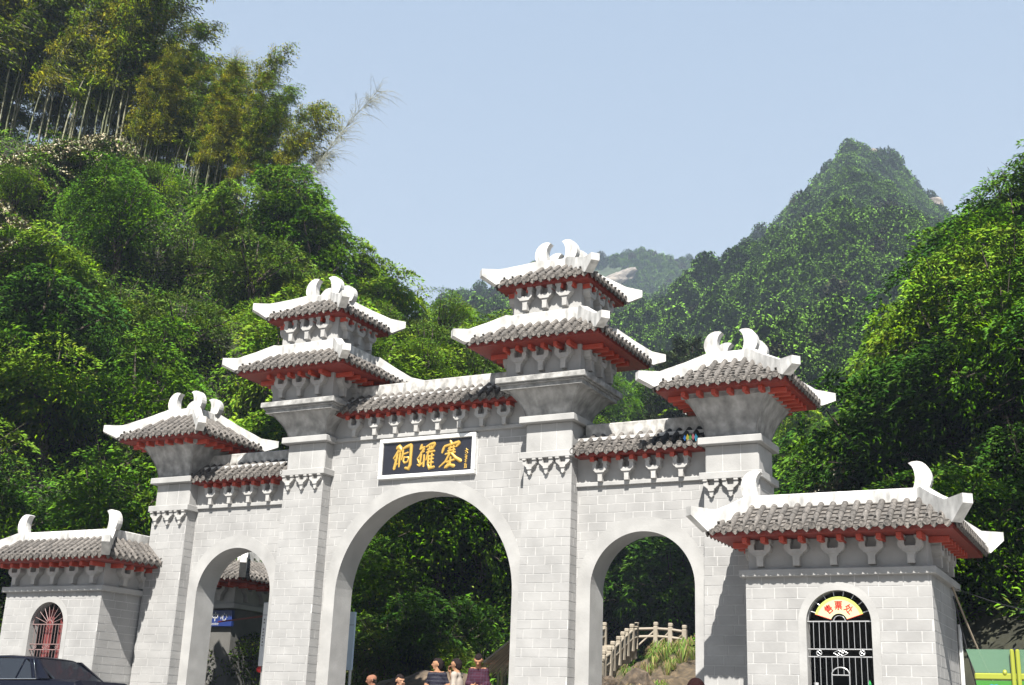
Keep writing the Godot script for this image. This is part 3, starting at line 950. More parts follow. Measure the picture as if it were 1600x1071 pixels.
		put("fan_board", fm.mesh(), mat(lin(0.40, 0.37, 0.21), 0.6), fan)
		var rim := arch_pts(wc, ytop - 0.01, 0.408, deg_to_rad(162), deg_to_rad(18), 24)
		rim.append_array(arch_pts(wc, ytop - 0.01, 0.365, deg_to_rad(18), deg_to_rad(162), 24))
		var rm := MB.new()
		rm.prism(rim, 1.433, 1.453)
		put("fan_rim", rm.mesh(), mat(lin(0.33, 0.38, 0.08), 0.6), fan)
		var edge := MB.new()
		for a in [deg_to_rad(162), deg_to_rad(18)]:
			bar(edge, Vector3(wc + cos(a) * 0.135, ytop - 0.01 + sin(a) * 0.135, 1.45), Vector3(wc + cos(a) * 0.405, ytop - 0.01 + sin(a) * 0.405, 1.45), 0.006)
		var redp := mat(lin(0.45, 0.03, 0.015), 0.5)
		put("fan_edge", edge.mesh(), redp, fan)
		var shou := [[3.2, 9.6, 1.2, 6.4], [2.3, 7.8, 2.3, 3.9], [2.4, 8.2, 8.6, 8.2], [5.4, 9.6, 6.0, 8.4], [2.4, 7.0, 8.0, 7.0], [2.4, 5.8, 8.0, 5.8], [5.3, 8.2, 5.3, 4.4], [2.2, 4.4, 8.9, 4.4], [2.8, 3.2, 7.6, 3.2, 7.6, 0.4, 2.8, 0.4, 2.8, 3.2]]
		var piao := [[1.0, 9.3, 9.0, 9.3], [1.9, 7.6, 8.1, 7.6, 8.1, 5.6, 1.9, 5.6, 1.9, 7.6], [4.0, 9.3, 4.0, 5.6], [6.0, 9.3, 6.0, 5.6], [2.2, 4.5, 7.8, 4.5], [0.9, 3.2, 9.1, 3.2], [5.0, 3.2, 5.0, 0.3, 4.2, 0.8], [3.0, 2.2, 1.4, 0.8], [6.8, 2.2, 8.6, 0.8]]
		var chu := [[3.0, 9.5, 1.0, 5.0], [2.4, 7.4, 5.2, 7.4, 4.2, 4.4, 1.2, 1.0], [2.2, 5.6, 4.0, 2.4, 5.8, 1.2, 9.4, 0.7], [6.8, 9.4, 6.8, 2.4], [6.8, 6.6, 8.8, 5.0]]
		for e in [[shou, 128], [piao, 90], [chu, 52]]:
			var a := deg_to_rad(e[1])
			var cx := Transform3D(Basis(Vector3(0, 0, 1), a - PI / 2) * Basis().scaled(Vector3(0.14, 0.14, 1)), Vector3(wc + cos(a) * 0.265, ytop - 0.01 + sin(a) * 0.265, 1.4505))
			var mb := MB.new()
			line_char(mb, e[0], cx, 0.11, 0.004)
			put("character", mb.mesh(), redp, fan)
		# what one sees on the counter inside
		var cup := tag(put(numbered("paper_cup"), lathe([[0.0, 0.0], [0.03, 0.0], [0.038, 0.09], [0.034, 0.09], [0.028, 0.006], [0.0, 0.006]]), M.signwhite, self), "small white cup on the sill of the ticket window", "cup")
		cup.position = Vector3(8.89 + wc - 0.43, sill + 0.002, 1.345)
		var bt := tag(put(numbered("green_bottle"), lathe([[0.0, 0.0], [0.036, 0.0], [0.038, 0.12], [0.03, 0.15], [0.014, 0.18], [0.014, 0.2], [0.0, 0.2]]), mat(lin(0.02, 0.2, 0.05), 0.25), self), "small green bottle standing inside the ticket window", "bottle")
		bt.scale = Vector3.ONE * 0.7
		bt.position = Vector3(8.89 + wc + 0.42, sill + 0.002, 1.335)
	else:
		var cu := part("curtain", t)
		for k in 2:
			var mb := MB.new()
			var xx := [wc - 0.30, wc + 0.14][k] as float
			for i in 14:
				var a := xx + i * 0.018
				var z0 := 1.27 + 0.02 * sin(i * 1.9)
				var z1 := 1.27 + 0.02 * sin((i + 1) * 1.9)
				mb.quad(Vector3(a, sill, z0), Vector3(a + 0.018, sill, z1), Vector3(a + 0.018 + 0.05, 2.5, z1), Vector3(a + 0.05, 2.5, z0))
			put("curtain_panel", mb.mesh(), mat(lin(0.13, 0.02, 0.02), 0.8), cu)

func lathe(pr: Array, segs := 14) -> ArrayMesh:
	var mb := MB.new()
	for i in pr.size() - 1:
		for k in segs:
			var a := TAU * k / segs
			var b := TAU * (k + 1) / segs
			var o := func(p: Array, t: float) -> Vector3: return Vector3(cos(t) * p[0], p[1], -sin(t) * p[0])
			var p0: Vector3 = o.call(pr[i], a)
			var p1: Vector3 = o.call(pr[i], b)
			var p2: Vector3 = o.call(pr[i + 1], b)
			var p3: Vector3 = o.call(pr[i + 1], a)
			if p0.distance_to(p1) > 1e-5:
				mb.tri(p0, p1, p2)
			if p2.distance_to(p3) > 1e-5:
				mb.tri(p0, p2, p3)
	return mb.mesh()

func build_pavilion() -> void:
	var t := thing("reception_house", Vector3(-11.35, 0, -6.6))
	tag(t, "small house with tiled hip roof and blue sign, seen through the left arch", "house")
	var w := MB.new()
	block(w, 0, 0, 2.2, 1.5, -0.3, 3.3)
	put("wall", w.mesh(), M.shadedwall, t)
	var le := MB.new()
	block(le, 0, 0, 2.3, 1.6, 3.16, 3.3)
	put("ledge", le.mesh(), M.plaster, t)
	bracket_body(t, 0, 0, 2.2, 1.5, 3.3, 3.86, [6, 4], 0.7, 0.42, 0.46)
	for k in tile_room:
		tile_room[k] = 0
	tower_roof(t, 0, 0, 3.0, 2.3, 3.92, 2.1, 1.1, 4.5, 4.85, 0.3, 4.4, [], [], [14, 0.38, 10, 0.38, 0.2], Vector2(2.2, 1.5), "hip_roof")
	var d := MB.new()
	var dp := PackedVector2Array([Vector2(0.3, 0.0), Vector2(1.5, 0.0), Vector2(1.5, 1.9)])
	dp.append_array(arch_pts(0.9, 1.9, 0.6, 0.0, PI, 14))
	d.prism(dp, 1.46, 1.508)
	put("door", d.mesh(), mat(lin(0.02, 0.018, 0.018), 0.4), t)
	var sg := part("blue_sign", t)
	var bp := MB.new()
	bp.bevel_box(Vector3(0.05, 2.66, 1.5), Vector3(2.28, 3.1, 1.62), 0.012)
	put("sign_board", bp.mesh(), mat(lin(0.006, 0.018, 0.10), 0.4), sg)
	var jie := [[1.0, 7.4, 3.6, 7.6], [2.4, 9.5, 2.4, 0.6, 1.5, 1.2], [1.0, 4.0, 3.6, 5.2], [6.6, 9.6, 6.8, 8.8], [4.4, 8.4, 9.4, 8.4], [5.6, 7.8, 6.0, 6.6], [8.2, 7.8, 7.6, 6.6], [4.2, 6.2, 9.6, 6.2], [6.4, 5.8, 4.8, 3.0, 9.0, 0.4], [8.4, 4.4, 7.2, 1.8, 4.4, 0.4], [4.2, 4.2, 9.6, 4.2]]
	var dai := [[3.0, 9.4, 1.2, 7.6], [3.2, 7.2, 1.0, 4.8], [2.3, 5.8, 2.3, 0.4], [4.6, 8.0, 9.0, 8.0], [6.8, 9.6, 6.8, 6.2], [4.2, 6.2, 9.6, 6.2], [4.2, 4.2, 9.6, 4.2], [7.8, 5.6, 7.8, 0.6, 6.8, 1.0], [5.2, 3.2, 6.0, 2.0]]
	var zhong := [[1.6, 7.4, 8.4, 7.4, 8.4, 3.8, 1.6, 3.8, 1.6, 7.4], [5.0, 9.6, 5.0, 0.3]]
	var xin := [[1.6, 5.6, 0.9, 2.6], [3.4, 6.6, 3.6, 1.6, 5.0, 0.8, 7.6, 1.0, 7.8, 2.8], [5.0, 8.6, 6.0, 7.0], [8.0, 6.6, 9.2, 4.2]]
	var wm: Material = mat(lin(0.34, 0.34, 0.34), 0.5)
	var i := 0
	for ch in [jie, dai, zhong, xin]:
		var mb := MB.new()
		line_char(mb, ch, Transform3D(Basis().scaled(Vector3(0.25, 0.25, 1)), Vector3(1.08 + i * 0.31, 2.93, 1.621)), 0.1, 0.006)
		put("character", mb.mesh(), wm, sg)
		i += 1
	var tm := TextMesh.new()
	var f := SystemFont.new()
	f.font_names = PackedStringArray(["Droid Sans"])
	tm.font = f
	tm.text = "Reception Centre"
	tm.font_size = 24
	tm.pixel_size = 0.0043
	tm.depth = 0.006
	var tx := put("lettering", tm, wm, sg)
	tx.position = Vector3(1.45, 2.735, 1.625)

func box_thing(called: String, lo: Vector3, hi: Vector3, m: Material, parent: Node, b := 0.01) -> MeshInstance3D:
	var mb := MB.new()
	mb.bevel_box(lo, hi, b)
	return put(called, mb.mesh(), m, parent)

func build_boards() -> void:
	for k in 2:
		var t := thing("notice_board", [Vector3(-5.2, 0, -2.0), Vector3(-3.42, 0, -2.0)][k])
		tag(t, ["tall white notice board with small writing at the right edge of the left arch", "pale blue notice board at the left edge of the middle arch"][k], "notice board")
		var y0 := 1.48 if k == 0 else 1.42
		var y1 := 2.96 if k == 0 else 2.72
		var hw := 0.40 if k == 0 else 0.5
		box_thing("board", Vector3(-hw, y0, -0.03), Vector3(hw, y1, 0.03), mat(lin(0.62, 0.64, 0.66) if k == 0 else lin(0.40, 0.50, 0.60), 0.5), t)
		for s in [-1, 1]:
			box_thing("post", Vector3(s * (hw - 0.08) - 0.03, -0.2, -0.09), Vector3(s * (hw - 0.08) + 0.03, y1 - 0.1, -0.032), M.steel, t)
		var mb := MB.new()
		var q := RandomNumberGenerator.new()
		q.seed = 5 + k
		mb.box(Vector3(-hw + 0.01, y1 - 0.3, 0.03), Vector3(hw - 0.01, y1 - 0.29, 0.034))
		for c in 7:
			for r in 12:
				if q.randf() < 0.75:
					var x := -hw + 0.06 + c * 0.11
					var y := y1 - 0.42 - r * 0.075
					mb.box(Vector3(x, y, 0.03), Vector3(x + 0.012 + 0.02 * q.randf(), y + 0.035, 0.033))
					mb.box(Vector3(x - 0.012, y + 0.012, 0.03), Vector3(x + 0.03, y + 0.02, 0.0335))
		put("printing", mb.mesh(), mat(lin(0.05, 0.05, 0.06), 0.6), t)

func build_hut() -> void:
	var t := thing("bamboo_hut", Vector3(0.55, 0, -4.6))
	tag(t, "bamboo hut with a thatched roof at the right side of the middle arch", "hut")
	var wm := [mat(lin(0.10, 0.12, 0.05), 0.6), mat(lin(0.16, 0.15, 0.07), 0.6), mat(lin(0.05, 0.06, 0.03), 0.6)]
	for i in 17:
		var mb := MB.new()
		var x := -0.75 + i * 0.092
		mb.tube([Vector3(x, -0.2, 0.6), Vector3(x + rf(-0.01, 0.01), 1.72, 0.6)], [0.043, 0.038], 7)
		put("bamboo_pole", mb.mesh(), wm[i % 3], t)
	for s in [-1, 1]:
		var mb := MB.new()
		mb.tube([Vector3(s * 0.75, -0.2, -0.6), Vector3(s * 0.75, 1.75, -0.6)], [0.05, 0.05], 7)
		put("corner_post", mb.mesh(), wm[1], t)
	var ev := MB.new()
	ev.tube([Vector3(-1.0, 1.74, 0.75), Vector3(1.0, 1.74, 0.75)], [0.05, 0.05], 8)
	put("eave_pole", ev.mesh(), mat(lin(0.30, 0.12, 0.04), 0.6), t)
	var th := MB.new()
	th.colored = true
	var apex := Vector3(0, 2.75, 0)
	var cs := [Vector3(-1.0, 1.72, 0.8), Vector3(1.0, 1.72, 0.8), Vector3(1.0, 1.72, -0.8), Vector3(-1.0, 1.72, -0.8)]
	for k in 4:
		var a: Vector3 = cs[k]
		var b: Vector3 = cs[(k + 1) % 4]
		th.col = Color(0.16, 0.11, 0.06)
		th.tri(a, b, apex)
		for i in 260:
			var u := rng.randf()
			var v := sqrt(rng.randf())
			var p := apex.lerp(a.lerp(b, u), v)
			var d := (a.lerp(b, u) - apex).normalized()
			var o := (b - a).normalized() * 0.014
			var nn := (b - a).cross(apex - a).normalized()
			var s := rf(0.6, 1.2)
			th.col = Color(0.26 * s, 0.18 * s, 0.10 * s)
			th.quad(p - o + nn * 0.01, p + o + nn * 0.01, p + o * 0.6 + d * 0.5 + nn * 0.05, p - o * 0.6 + d * 0.5 + nn * 0.05)
	put("thatched_roof", th.mesh(), M.straw, t)
	for k in 2:
		var mb := MB.new()
		mb.tube([cs[k * 3] + Vector3(-0.05, 0, 0.03), apex + Vector3(0, 0.1, 0.02)], [0.03, 0.025], 6)
		put("hip_pole", mb.mesh(), M.twig, t)

func build_stairs() -> void:
	var pts := [Vector3(-2.8, 2.3, -15.6), Vector3(-3.1, 2.6, -16.6), Vector3(-3.4, 2.9, -17.5), Vector3(-3.6, 3.1, -18.5), Vector3(-3.9, 3.35, -19.5), Vector3(-4.1, 3.6, -20.5), Vector3(-4.35, 3.85, -21.5), Vector3(-4.6, 4.05, -22.5), Vector3(-4.8, 4.3, -23.5), Vector3(-5.0, 4.45, -24.5)]
	var land := [Vector3(-5.0, 4.45, -24.5), Vector3(-4.35, 4.5, -24.9), Vector3(-3.7, 4.45, -24.8), Vector3(-3.05, 4.35, -24.6)]
	var stone := mat(lin(0.27, 0.235, 0.185), 0.9, M.plaster.albedo_texture, Vector3(0.8, 0.8, 0.8))
	var st := thing("stone_stairs", Vector3.ZERO)
	tag(st, "flight of stone steps climbing the mound behind the right arch", "stairs")
	for i in 26:
		var f := i / 25.0 * 8.999
		var k := int(f)
		var p: Vector3 = pts[k].lerp(pts[k + 1], f - k) + Vector3(-0.65, -0.85, 0)
		box_thing("step", p + Vector3(-0.75, -0.5, -0.2), p + Vector3(0.6, 0, 0.2), stone, st, 0.01)
	var runs := [[pts, "stone balustrade with square posts climbing beside the steps"], [pts.map(func(p: Vector3) -> Vector3: return p + Vector3(-1.35, 0.0, 0.1)), "stone balustrade on the far side of the steps"], [land, "level stone balustrade on top of the mound behind the right arch"]]
	for e in runs:
		var t := thing("stone_balustrade", e[0][0])
		tag(t, e[1], "balustrade", "balustrades of the stone steps")
		var o: Vector3 = e[0][0]
		for i in e[0].size():
			var p: Vector3 = e[0][i] - o
			var mb := MB.new()
			mb.bevel_box(p + Vector3(-0.085, -1.0, -0.085), p + Vector3(0.085, -0.13, 0.085), 0.012)
			mb.bevel_box(p + Vector3(-0.065, -0.14, -0.065), p + Vector3(0.065, -0.10, 0.065), 0.005)
			mb.bevel_box(p + Vector3(-0.085, -0.11, -0.085), p + Vector3(0.085, 0.04, 0.085), 0.03)
			put("baluster_post", mb.mesh(), stone, t)
			if i + 1 < e[0].size():
				var q: Vector3 = e[0][i + 1] - o
				var rm := MB.new()
				for h in [-0.22, -0.52]:
					rm.tube([p + Vector3(0, h, 0), q + Vector3(0, h, 0)], [0.06, 0.06], 4)
				put("handrail", rm.mesh(), stone, t)
				var dm := MB.new()
				dm.tube([p + Vector3(0, -0.9, 0), q + Vector3(0, -0.25, 0)], [0.04, 0.04], 4)
				put("brace", dm.mesh(), stone, t)
	var rp := [Vector3(-2.3, 4.0, -24.4), Vector3(-1.5, 3.95, -24.0), Vector3(-0.75, 3.85, -23.4), Vector3(0.1, 3.75, -22.9)]
	var ft := thing("rope_fence", rp[0])
	tag(ft, "low fence of stone posts joined by wires, right of the mound's balustrade", "fence")
	for i in 4:
		var p: Vector3 = rp[i] - rp[0]
		box_thing("fence_post", p + Vector3(-0.09, -1.2, -0.09), p + Vector3(0.09, 0, 0.09), stone, ft, 0.02)
		if i < 3:
			var q: Vector3 = rp[i + 1] - rp[0]
			var mb := MB.new()
			mb.tube([p + Vector3(0, -0.25, 0), (p + q) * 0.5 + Vector3(0, -0.3, 0), q + Vector3(0, -0.25, 0)], [0.012, 0.012, 0.012], 4)
			put("wire", mb.mesh(), M.twig, ft)

# ---------------------------------------------------------------- slopes and plants
class Hill:
	var foot: Array
	var ridge: Array
	var f := FastNoiseLite.new()
	var amp := 0.6
	var back := 0.7
	var bulge := 0.0
	func along(a: Array, s: float) -> Vector3:
		var x := clampf(s, 0.0, 1.0) * (a.size() - 1)
		var k := mini(int(x), a.size() - 2)
		var u := x - k
		u = u * u * (3.0 - 2.0 * u) * 0.5 + u * 0.5
		return a[k].lerp(a[k + 1], u)
	func at(s: float, t: float) -> Vector3:
		var a := along(foot, s)
		var b := along(ridge, s)
		var p: Vector3
		if t <= 1.0:
			p = a.lerp(b, t)
			p.y += bulge * sin(PI * clampf(t, 0.0, 1.0))
		else:
			p = b + Vector3(b.x - a.x, 0, b.z - a.z) * (t - 1.0)
			p.y -= Vector2(b.x - a.x, b.z - a.z).length() * (t - 1.0) * back
		var e := amp * clampf(t * 4.0 + 0.15, 0.0, 1.0) * (1.0 - 0.75 * clampf((t - 0.75) * 4.0, 0.0, 1.0))
		p.y += f.get_noise_2d(p.x, p.z) * e
		p.x += f.get_noise_2d(p.z + 300.0, p.y) * e * 0.5
		return p
	func mesh(nu: int, nv: int, tmax: float, tmin := -0.15) -> ArrayMesh:
		var mb := MB.new()
		var g := []
		for j in nv + 1:
			var row := PackedVector3Array()
			for i in nu + 1:
				row.push_back(at(float(i) / nu, lerpf(tmin, tmax, float(j) / nv)))
			g.append(row)
		var nn := []
		for j in nv + 1:
			var row := PackedVector3Array()
			for i in nu + 1:
				var du: Vector3 = g[j][mini(i + 1, nu)] - g[j][maxi(i - 1, 0)]
				var dv: Vector3 = g[mini(j + 1, nv)][i] - g[maxi(j - 1, 0)][i]
				row.push_back(du.cross(dv).normalized())
			nn.append(row)
		for j in nv:
			for i in nu:
				mb.trin(g[j][i], g[j][i + 1], g[j + 1][i + 1], nn[j][i], nn[j][i + 1], nn[j + 1][i + 1])
				mb.trin(g[j][i], g[j + 1][i + 1], g[j + 1][i], nn[j][i], nn[j + 1][i + 1], nn[j + 1][i])
		return mb.mesh()

func make_hill(foot: Array, ridge: Array, seed_: int, freq: float, amp: float, bulge := 0.0, back := 0.7) -> Hill:
	var h := Hill.new()
	h.foot = foot
	h.ridge = ridge
	h.f.seed = seed_
	h.f.frequency = freq
	h.f.fractal_octaves = 4
	h.amp = amp
	h.bulge = bulge
	h.back = back
	return h

func leaf(mb: MB, p: Vector3, d: Vector3, nrm: Vector3, l: float, w: float) -> void:
	var s := d.cross(nrm).normalized() * w * 0.5
	var m := p + d * l * 0.45 + nrm * w * 0.12
	var tip := p + d * l - nrm * l * 0.12
	var n2 := s.normalized().cross(d).normalized()
	var na := (n2 + s.normalized() * 0.25).normalized()
	var nb := (n2 - s.normalized() * 0.25).normalized()
	mb.v.push_back(p); mb.v.push_back(m + s); mb.v.push_back(tip)
	mb.v.push_back(p); mb.v.push_back(tip); mb.v.push_back(m - s)
	mb.n.push_back(na); mb.n.push_back(na); mb.n.push_back(na)
	mb.n.push_back(nb); mb.n.push_back(nb); mb.n.push_back(nb)
	for i in 6:
		mb.c.push_back(mb.col)

func rdir(q: RandomNumberGenerator) -> Vector3:
	var z := q.randf_range(-1.0, 1.0)
	var a := q.randf_range(0.0, TAU)
	var r := sqrt(1.0 - z * z)
	return Vector3(cos(a) * r, z, sin(a) * r)

func tint(q: RandomNumberGenerator, c: Color, k: float) -> Color:
	var s := q.randf_range(1.0 - k, 1.0 + k) * (1.6 if k > 0.16 else 1.0)
	return Color(c.r * s * q.randf_range(0.88, 1.15), c.g * s, c.b * s * q.randf_range(0.8, 1.2))

# A broadleaf crown of leaf sprays. o: R radii, up trunk height, lobes, sprays, per (leaves a spray), leaf, wid, spray radius, flat (how level the sprays lie), cols
func broad(seed_: int, o: Dictionary) -> Dictionary:
	var q := RandomNumberGenerator.new()
	q.seed = seed_
	var crown := MB.new()
	crown.colored = true
	var wood := MB.new()
	var R: Vector3 = o.R
	var up: float = o.up
	var mid := Vector3(0, up + R.y * 0.75, 0)
	var lobes := []
	for i in int(o.lobes):
		var d := rdir(q)
		d.y = d.y * 0.75 + 0.12
		var c := mid + d * R * q.randf_range(0.35, 0.72)
		lobes.append([c, q.randf_range(0.34, 0.56), q.randf_range(0.8, 1.2)])
	lobes.append([mid + Vector3(0, R.y * 0.5, 0), 0.5, 1.0])
	var th: float = 0.05 * R.x + 0.03
	var bend := Vector3(q.randf_range(-0.3, 0.3), 0, q.randf_range(-0.3, 0.3))
	wood.tube([Vector3(0, -1.6, 0), Vector3(0, 0, 0), bend * 0.6 + Vector3(0, mid.y * 0.4, 0), bend + Vector3(0, mid.y * 0.75, 0), mid + Vector3(0, R.y * 0.4, 0)], [th * 1.5, th * 1.2, th, th * 0.75, th * 0.3], 7)
	for L in lobes:
		var c: Vector3 = L[0]
		var st := bend * 0.8 + Vector3(0, mid.y * q.randf_range(0.35, 0.7), 0)
		wood.tube([st, st.lerp(c, 0.5) + Vector3(0, 0.15, 0), c, c + (c - st) * 0.25], [th * 0.55, th * 0.36, th * 0.22, th * 0.06], 5)
	var cols: Array = o.cols
	var nsp := int(o.sprays)
	for i in nsp:
		var L: Array = lobes[q.randi() % lobes.size()]
		var d := rdir(q)
		if d.y < -0.6 and q.randf() < 0.6:
			d.y = -d.y
		var p: Vector3 = L[0] + d * R * L[1] * q.randf_range(0.72, 1.06)
		if p.y < 0.15:
			p.y = q.randf_range(0.15, 0.5)
		var outd := (p - mid) / R
		outd = outd.normalized()
		var base: Color = cols[q.randi() % cols.size()]
		base = tint(q, base, 0.18) * L[2]
		var ax: Vector3 = (Vector3.UP * o.flat + outd * (1.0 - o.flat) + rdir(q) * 0.2).normalized()
		var t1: Vector3 = ax.cross(outd + Vector3(0.01, 0.02, 0.03)).normalized()
		var t2: Vector3 = ax.cross(t1)
		var sr: float = o.spray * q.randf_range(0.7, 1.3)
		for k in int(o.per):
			var a := q.randf_range(0.0, TAU)
			var rr := sqrt(q.randf()) * sr
			var dirv: Vector3 = (t1 * cos(a) + t2 * sin(a))
			var at: Vector3 = p + dirv * rr + ax * q.randf_range(-0.09, 0.09) * sr - Vector3(0, 1, 0) * rr * rr / sr * 0.35
			var ld: Vector3 = (dirv + outd * 0.5 + rdir(q) * 0.55 - Vector3(0, 0.25, 0)).normalized()
			var ln: Vector3 = (ax + rdir(q) * 0.33).normalized()
			crown.col = tint(q, base, 0.14)
			leaf(crown, at, ld, ln, o.leaf * q.randf_range(0.7, 1.3), o.wid * q.randf_range(0.8, 1.25))
		if q.randf() < 0.3:
			wood.tube([p - outd * sr * 1.2, p, p + outd * sr * 0.6], [0.014, 0.009, 0.004], 4, Vector3.ONE, false)
	var out := {"crown": crown.mesh(), "trunk": wood.mesh()}
	if o.has("bloom"):
		var fl := MB.new()
		fl.colored = true
		for i in int(o.bloom):
			var L: Array = lobes[q.randi() % lobes.size()]
			var d := rdir(q)
			d.y = absf(d.y) + 0.15
			var p: Vector3 = L[0] + d.normalized() * R * L[1] * q.randf_range(0.98, 1.15)
			for k in 16:
				fl.col = tint(q, Color(0.80, 0.76, 0.50), 0.10)
				leaf(fl, p + rdir(q) * 0.13, (rdir(q) + Vector3.UP * 0.6).normalized(), rdir(q), 0.12, 0.09)
		out.blossom = fl.mesh()
	return out

func pine(seed_: int, h: float, r: float, cols: Array, dense: float) -> Dictionary:
	var q := RandomNumberGenerator.new()
	q.seed = seed_
	var crown := MB.new()
	crown.colored = true
	var wood := MB.new()
	wood.tube([Vector3(0, -1.5, 0), Vector3(0, h * 0.5, 0), Vector3(0.05, h * 0.98, 0)], [0.16, 0.11, 0.02], 7)
	var y := h * 0.18
	while y < h:
		var f := 1.0 - (y - h * 0.18) / (h * 0.82)
		for k in 5:
			var a := q.randf_range(0.0, TAU)
			var L := r * (0.25 + 0.85 * pow(f, 0.8)) * q.randf_range(0.6, 1.1)
			var d := Vector3(cos(a), q.randf_range(0.05, 0.4), sin(a)).normalized()
			var b := Vector3(0, y, 0)
			wood.tube([b, b + d * L], [0.03, 0.008], 4, Vector3.ONE, false)
			var base: Color = tint(q, cols[q.randi() % cols.size()], 0.2)
			for n in int(dense * L):
				var u := sqrt(q.randf_range(0.06, 1.0))
				var p := b + d * L * u + rdir(q) * 0.2
				for m in 5:
					crown.col = tint(q, base, 0.15)
					leaf(crown, p, (d * 0.5 + Vector3.UP * 0.5 + rdir(q) * 0.9).normalized(), rdir(q), 0.24, 0.045)
		y += h * 0.045
	return {"crown": crown.mesh(), "trunk": wood.mesh()}

func bamboo(seed_: int, h: float, cols: Array, lean: float) -> Dictionary:
	var q := RandomNumberGenerator.new()
	q.seed = seed_
	var fo := MB.new()
	fo.colored = true
	var wood := MB.new()
	var pts := []
	var rad := []
	for i in 13:
		var t := i / 12.0
		pts.append(Vector3(lean * (0.10 * t + 0.9 * pow(t, 3.2)) * h * 0.22, t * h * (1.0 - 0.05 * t * t), q.randf_range(-0.04, 0.04)))
		rad.append(lerpf(0.055, 0.012, t))
	pts[0].y = -1.0
	wood.tube(pts, rad, 6)
	for i in 64:
		var t := q.randf_range(0.38, 1.0)
		var x := t * 12.0
		var k := mini(int(x), 11)
		var p: Vector3 = pts[k].lerp(pts[k + 1], x - k)
		var a := q.randf_range(0.0, TAU)
		var L := q.randf_range(0.6, 1.5) * (1.3 - 0.5 * t)
		var d := Vector3(cos(a), q.randf_range(0.2, 0.7), sin(a)).normalized()
		var mid := p + d * L * 0.6
		var tip := p + d * L + Vector3(lean * 0.35, -0.45 * L, 0)
		wood.tube([p, mid, tip], [0.012, 0.008, 0.003], 3, Vector3.ONE, false)
		var base := tint(q, cols[q.randi() % cols.size()], 0.2)
		for n in 50:
			var u := q.randf_range(0.15, 1.1)
			var b := p.lerp(mid, u / 0.6) if u < 0.6 else mid.lerp(tip, (u - 0.6) / 0.4)
			b += rdir(q) * 0.24
			fo.col = tint(q, base, 0.15)
			leaf(fo, b, (d * 0.35 + Vector3(lean * 0.3, -0.75, 0) + rdir(q) * 0.6).normalized(), rdir(q), q.randf_range(0.18, 0.34), 0.06)
	return {"culm": wood.mesh(), "foliage": fo.mesh()}

var trees := []
func plant(called: String, proto: Dictionary, mats: Dictionary, at: Vector3, scale: float, yaw: float, look: String, place: String, cat: String, group: String) -> Node3D:
	var t := thing(called, at, yaw)
	for k in proto:
		put(k, proto[k], mats[k], t)
	t.scale = Vector3(scale, scale * rf(0.92, 1.08), scale)
	trees.append([t, look, place, cat, group])
	return t

func label_trees() -> void:
	var marks := [["left booth", Vector3(-8.9, 4, 1)], ["outer left tower", Vector3(-6.8, 7, 0)], ["inner left tower", Vector3(-3, 9, 0)], ["name board", Vector3(0, 6, 0)], ["inner right tower", Vector3(3, 9, 0)], ["outer right tower", Vector3(6.8, 7, 0)], ["right booth", Vector3(8.9, 4, 1)]]
	var inv := cam.transform.affine_inverse()
	var seen := {}
	for e in trees:
		var p: Vector3 = inv * (e[0].position + Vector3(0, 2, 0))
		var x := p.x / -p.z
		var best := 9.0
		var bm := ""
		var bx := 0.0
		for m in marks:
			var v: Vector3 = inv * m[1]
			var d := absf(v.x / -v.z - x)
			if d < best:
				best = d
				bm = m[0]
				bx = v.x / -v.z
		var rel := "above" if best < 0.02 else ("left of" if x < bx else "right of")
		var lb := "%s %s, %s %s" % [e[1], e[2], rel, bm]
		if not seen.has(lb):
			seen[lb] = []
		seen[lb].append([x, e])
	var words := ["leftmost", "second from left", "third from left", "fourth from left", "fifth from left", "sixth from left", "seventh from left", "eighth from left", "ninth from left", "tenth from left", "eleventh from left", "twelfth from left"]
	for lb in seen:
		var a: Array = seen[lb]
		a.sort_custom(func(u: Array, v: Array) -> bool: return u[0] < v[0])
		for i in a.size():
			var e: Array = a[i][1]
			tag(e[0], lb if a.size() == 1 else lb + ", " + words[mini(i, 11)], e[3], e[4])

func scatter(called: String, label: String, mesh: Mesh, m: Material, xf: Array, cols := PackedColorArray()) -> void:
	var mm := MultiMesh.new()
	mm.transform_format = MultiMesh.TRANSFORM_3D
	mm.use_colors = not cols.is_empty()
	mm.mesh = mesh
	mm.instance_count = xf.size()
	for i in xf.size():
		mm.set_instance_transform(i, xf[i])
		if not cols.is_empty():
			mm.set_instance_color(i, cols[i])
	var o := MultiMeshInstance3D.new()
	o.name = numbered(called)
	o.multimesh = mm
	o.material_override = m
	add_child(o)
	o.set_meta("kind", "stuff")
	o.set_meta("label", label)

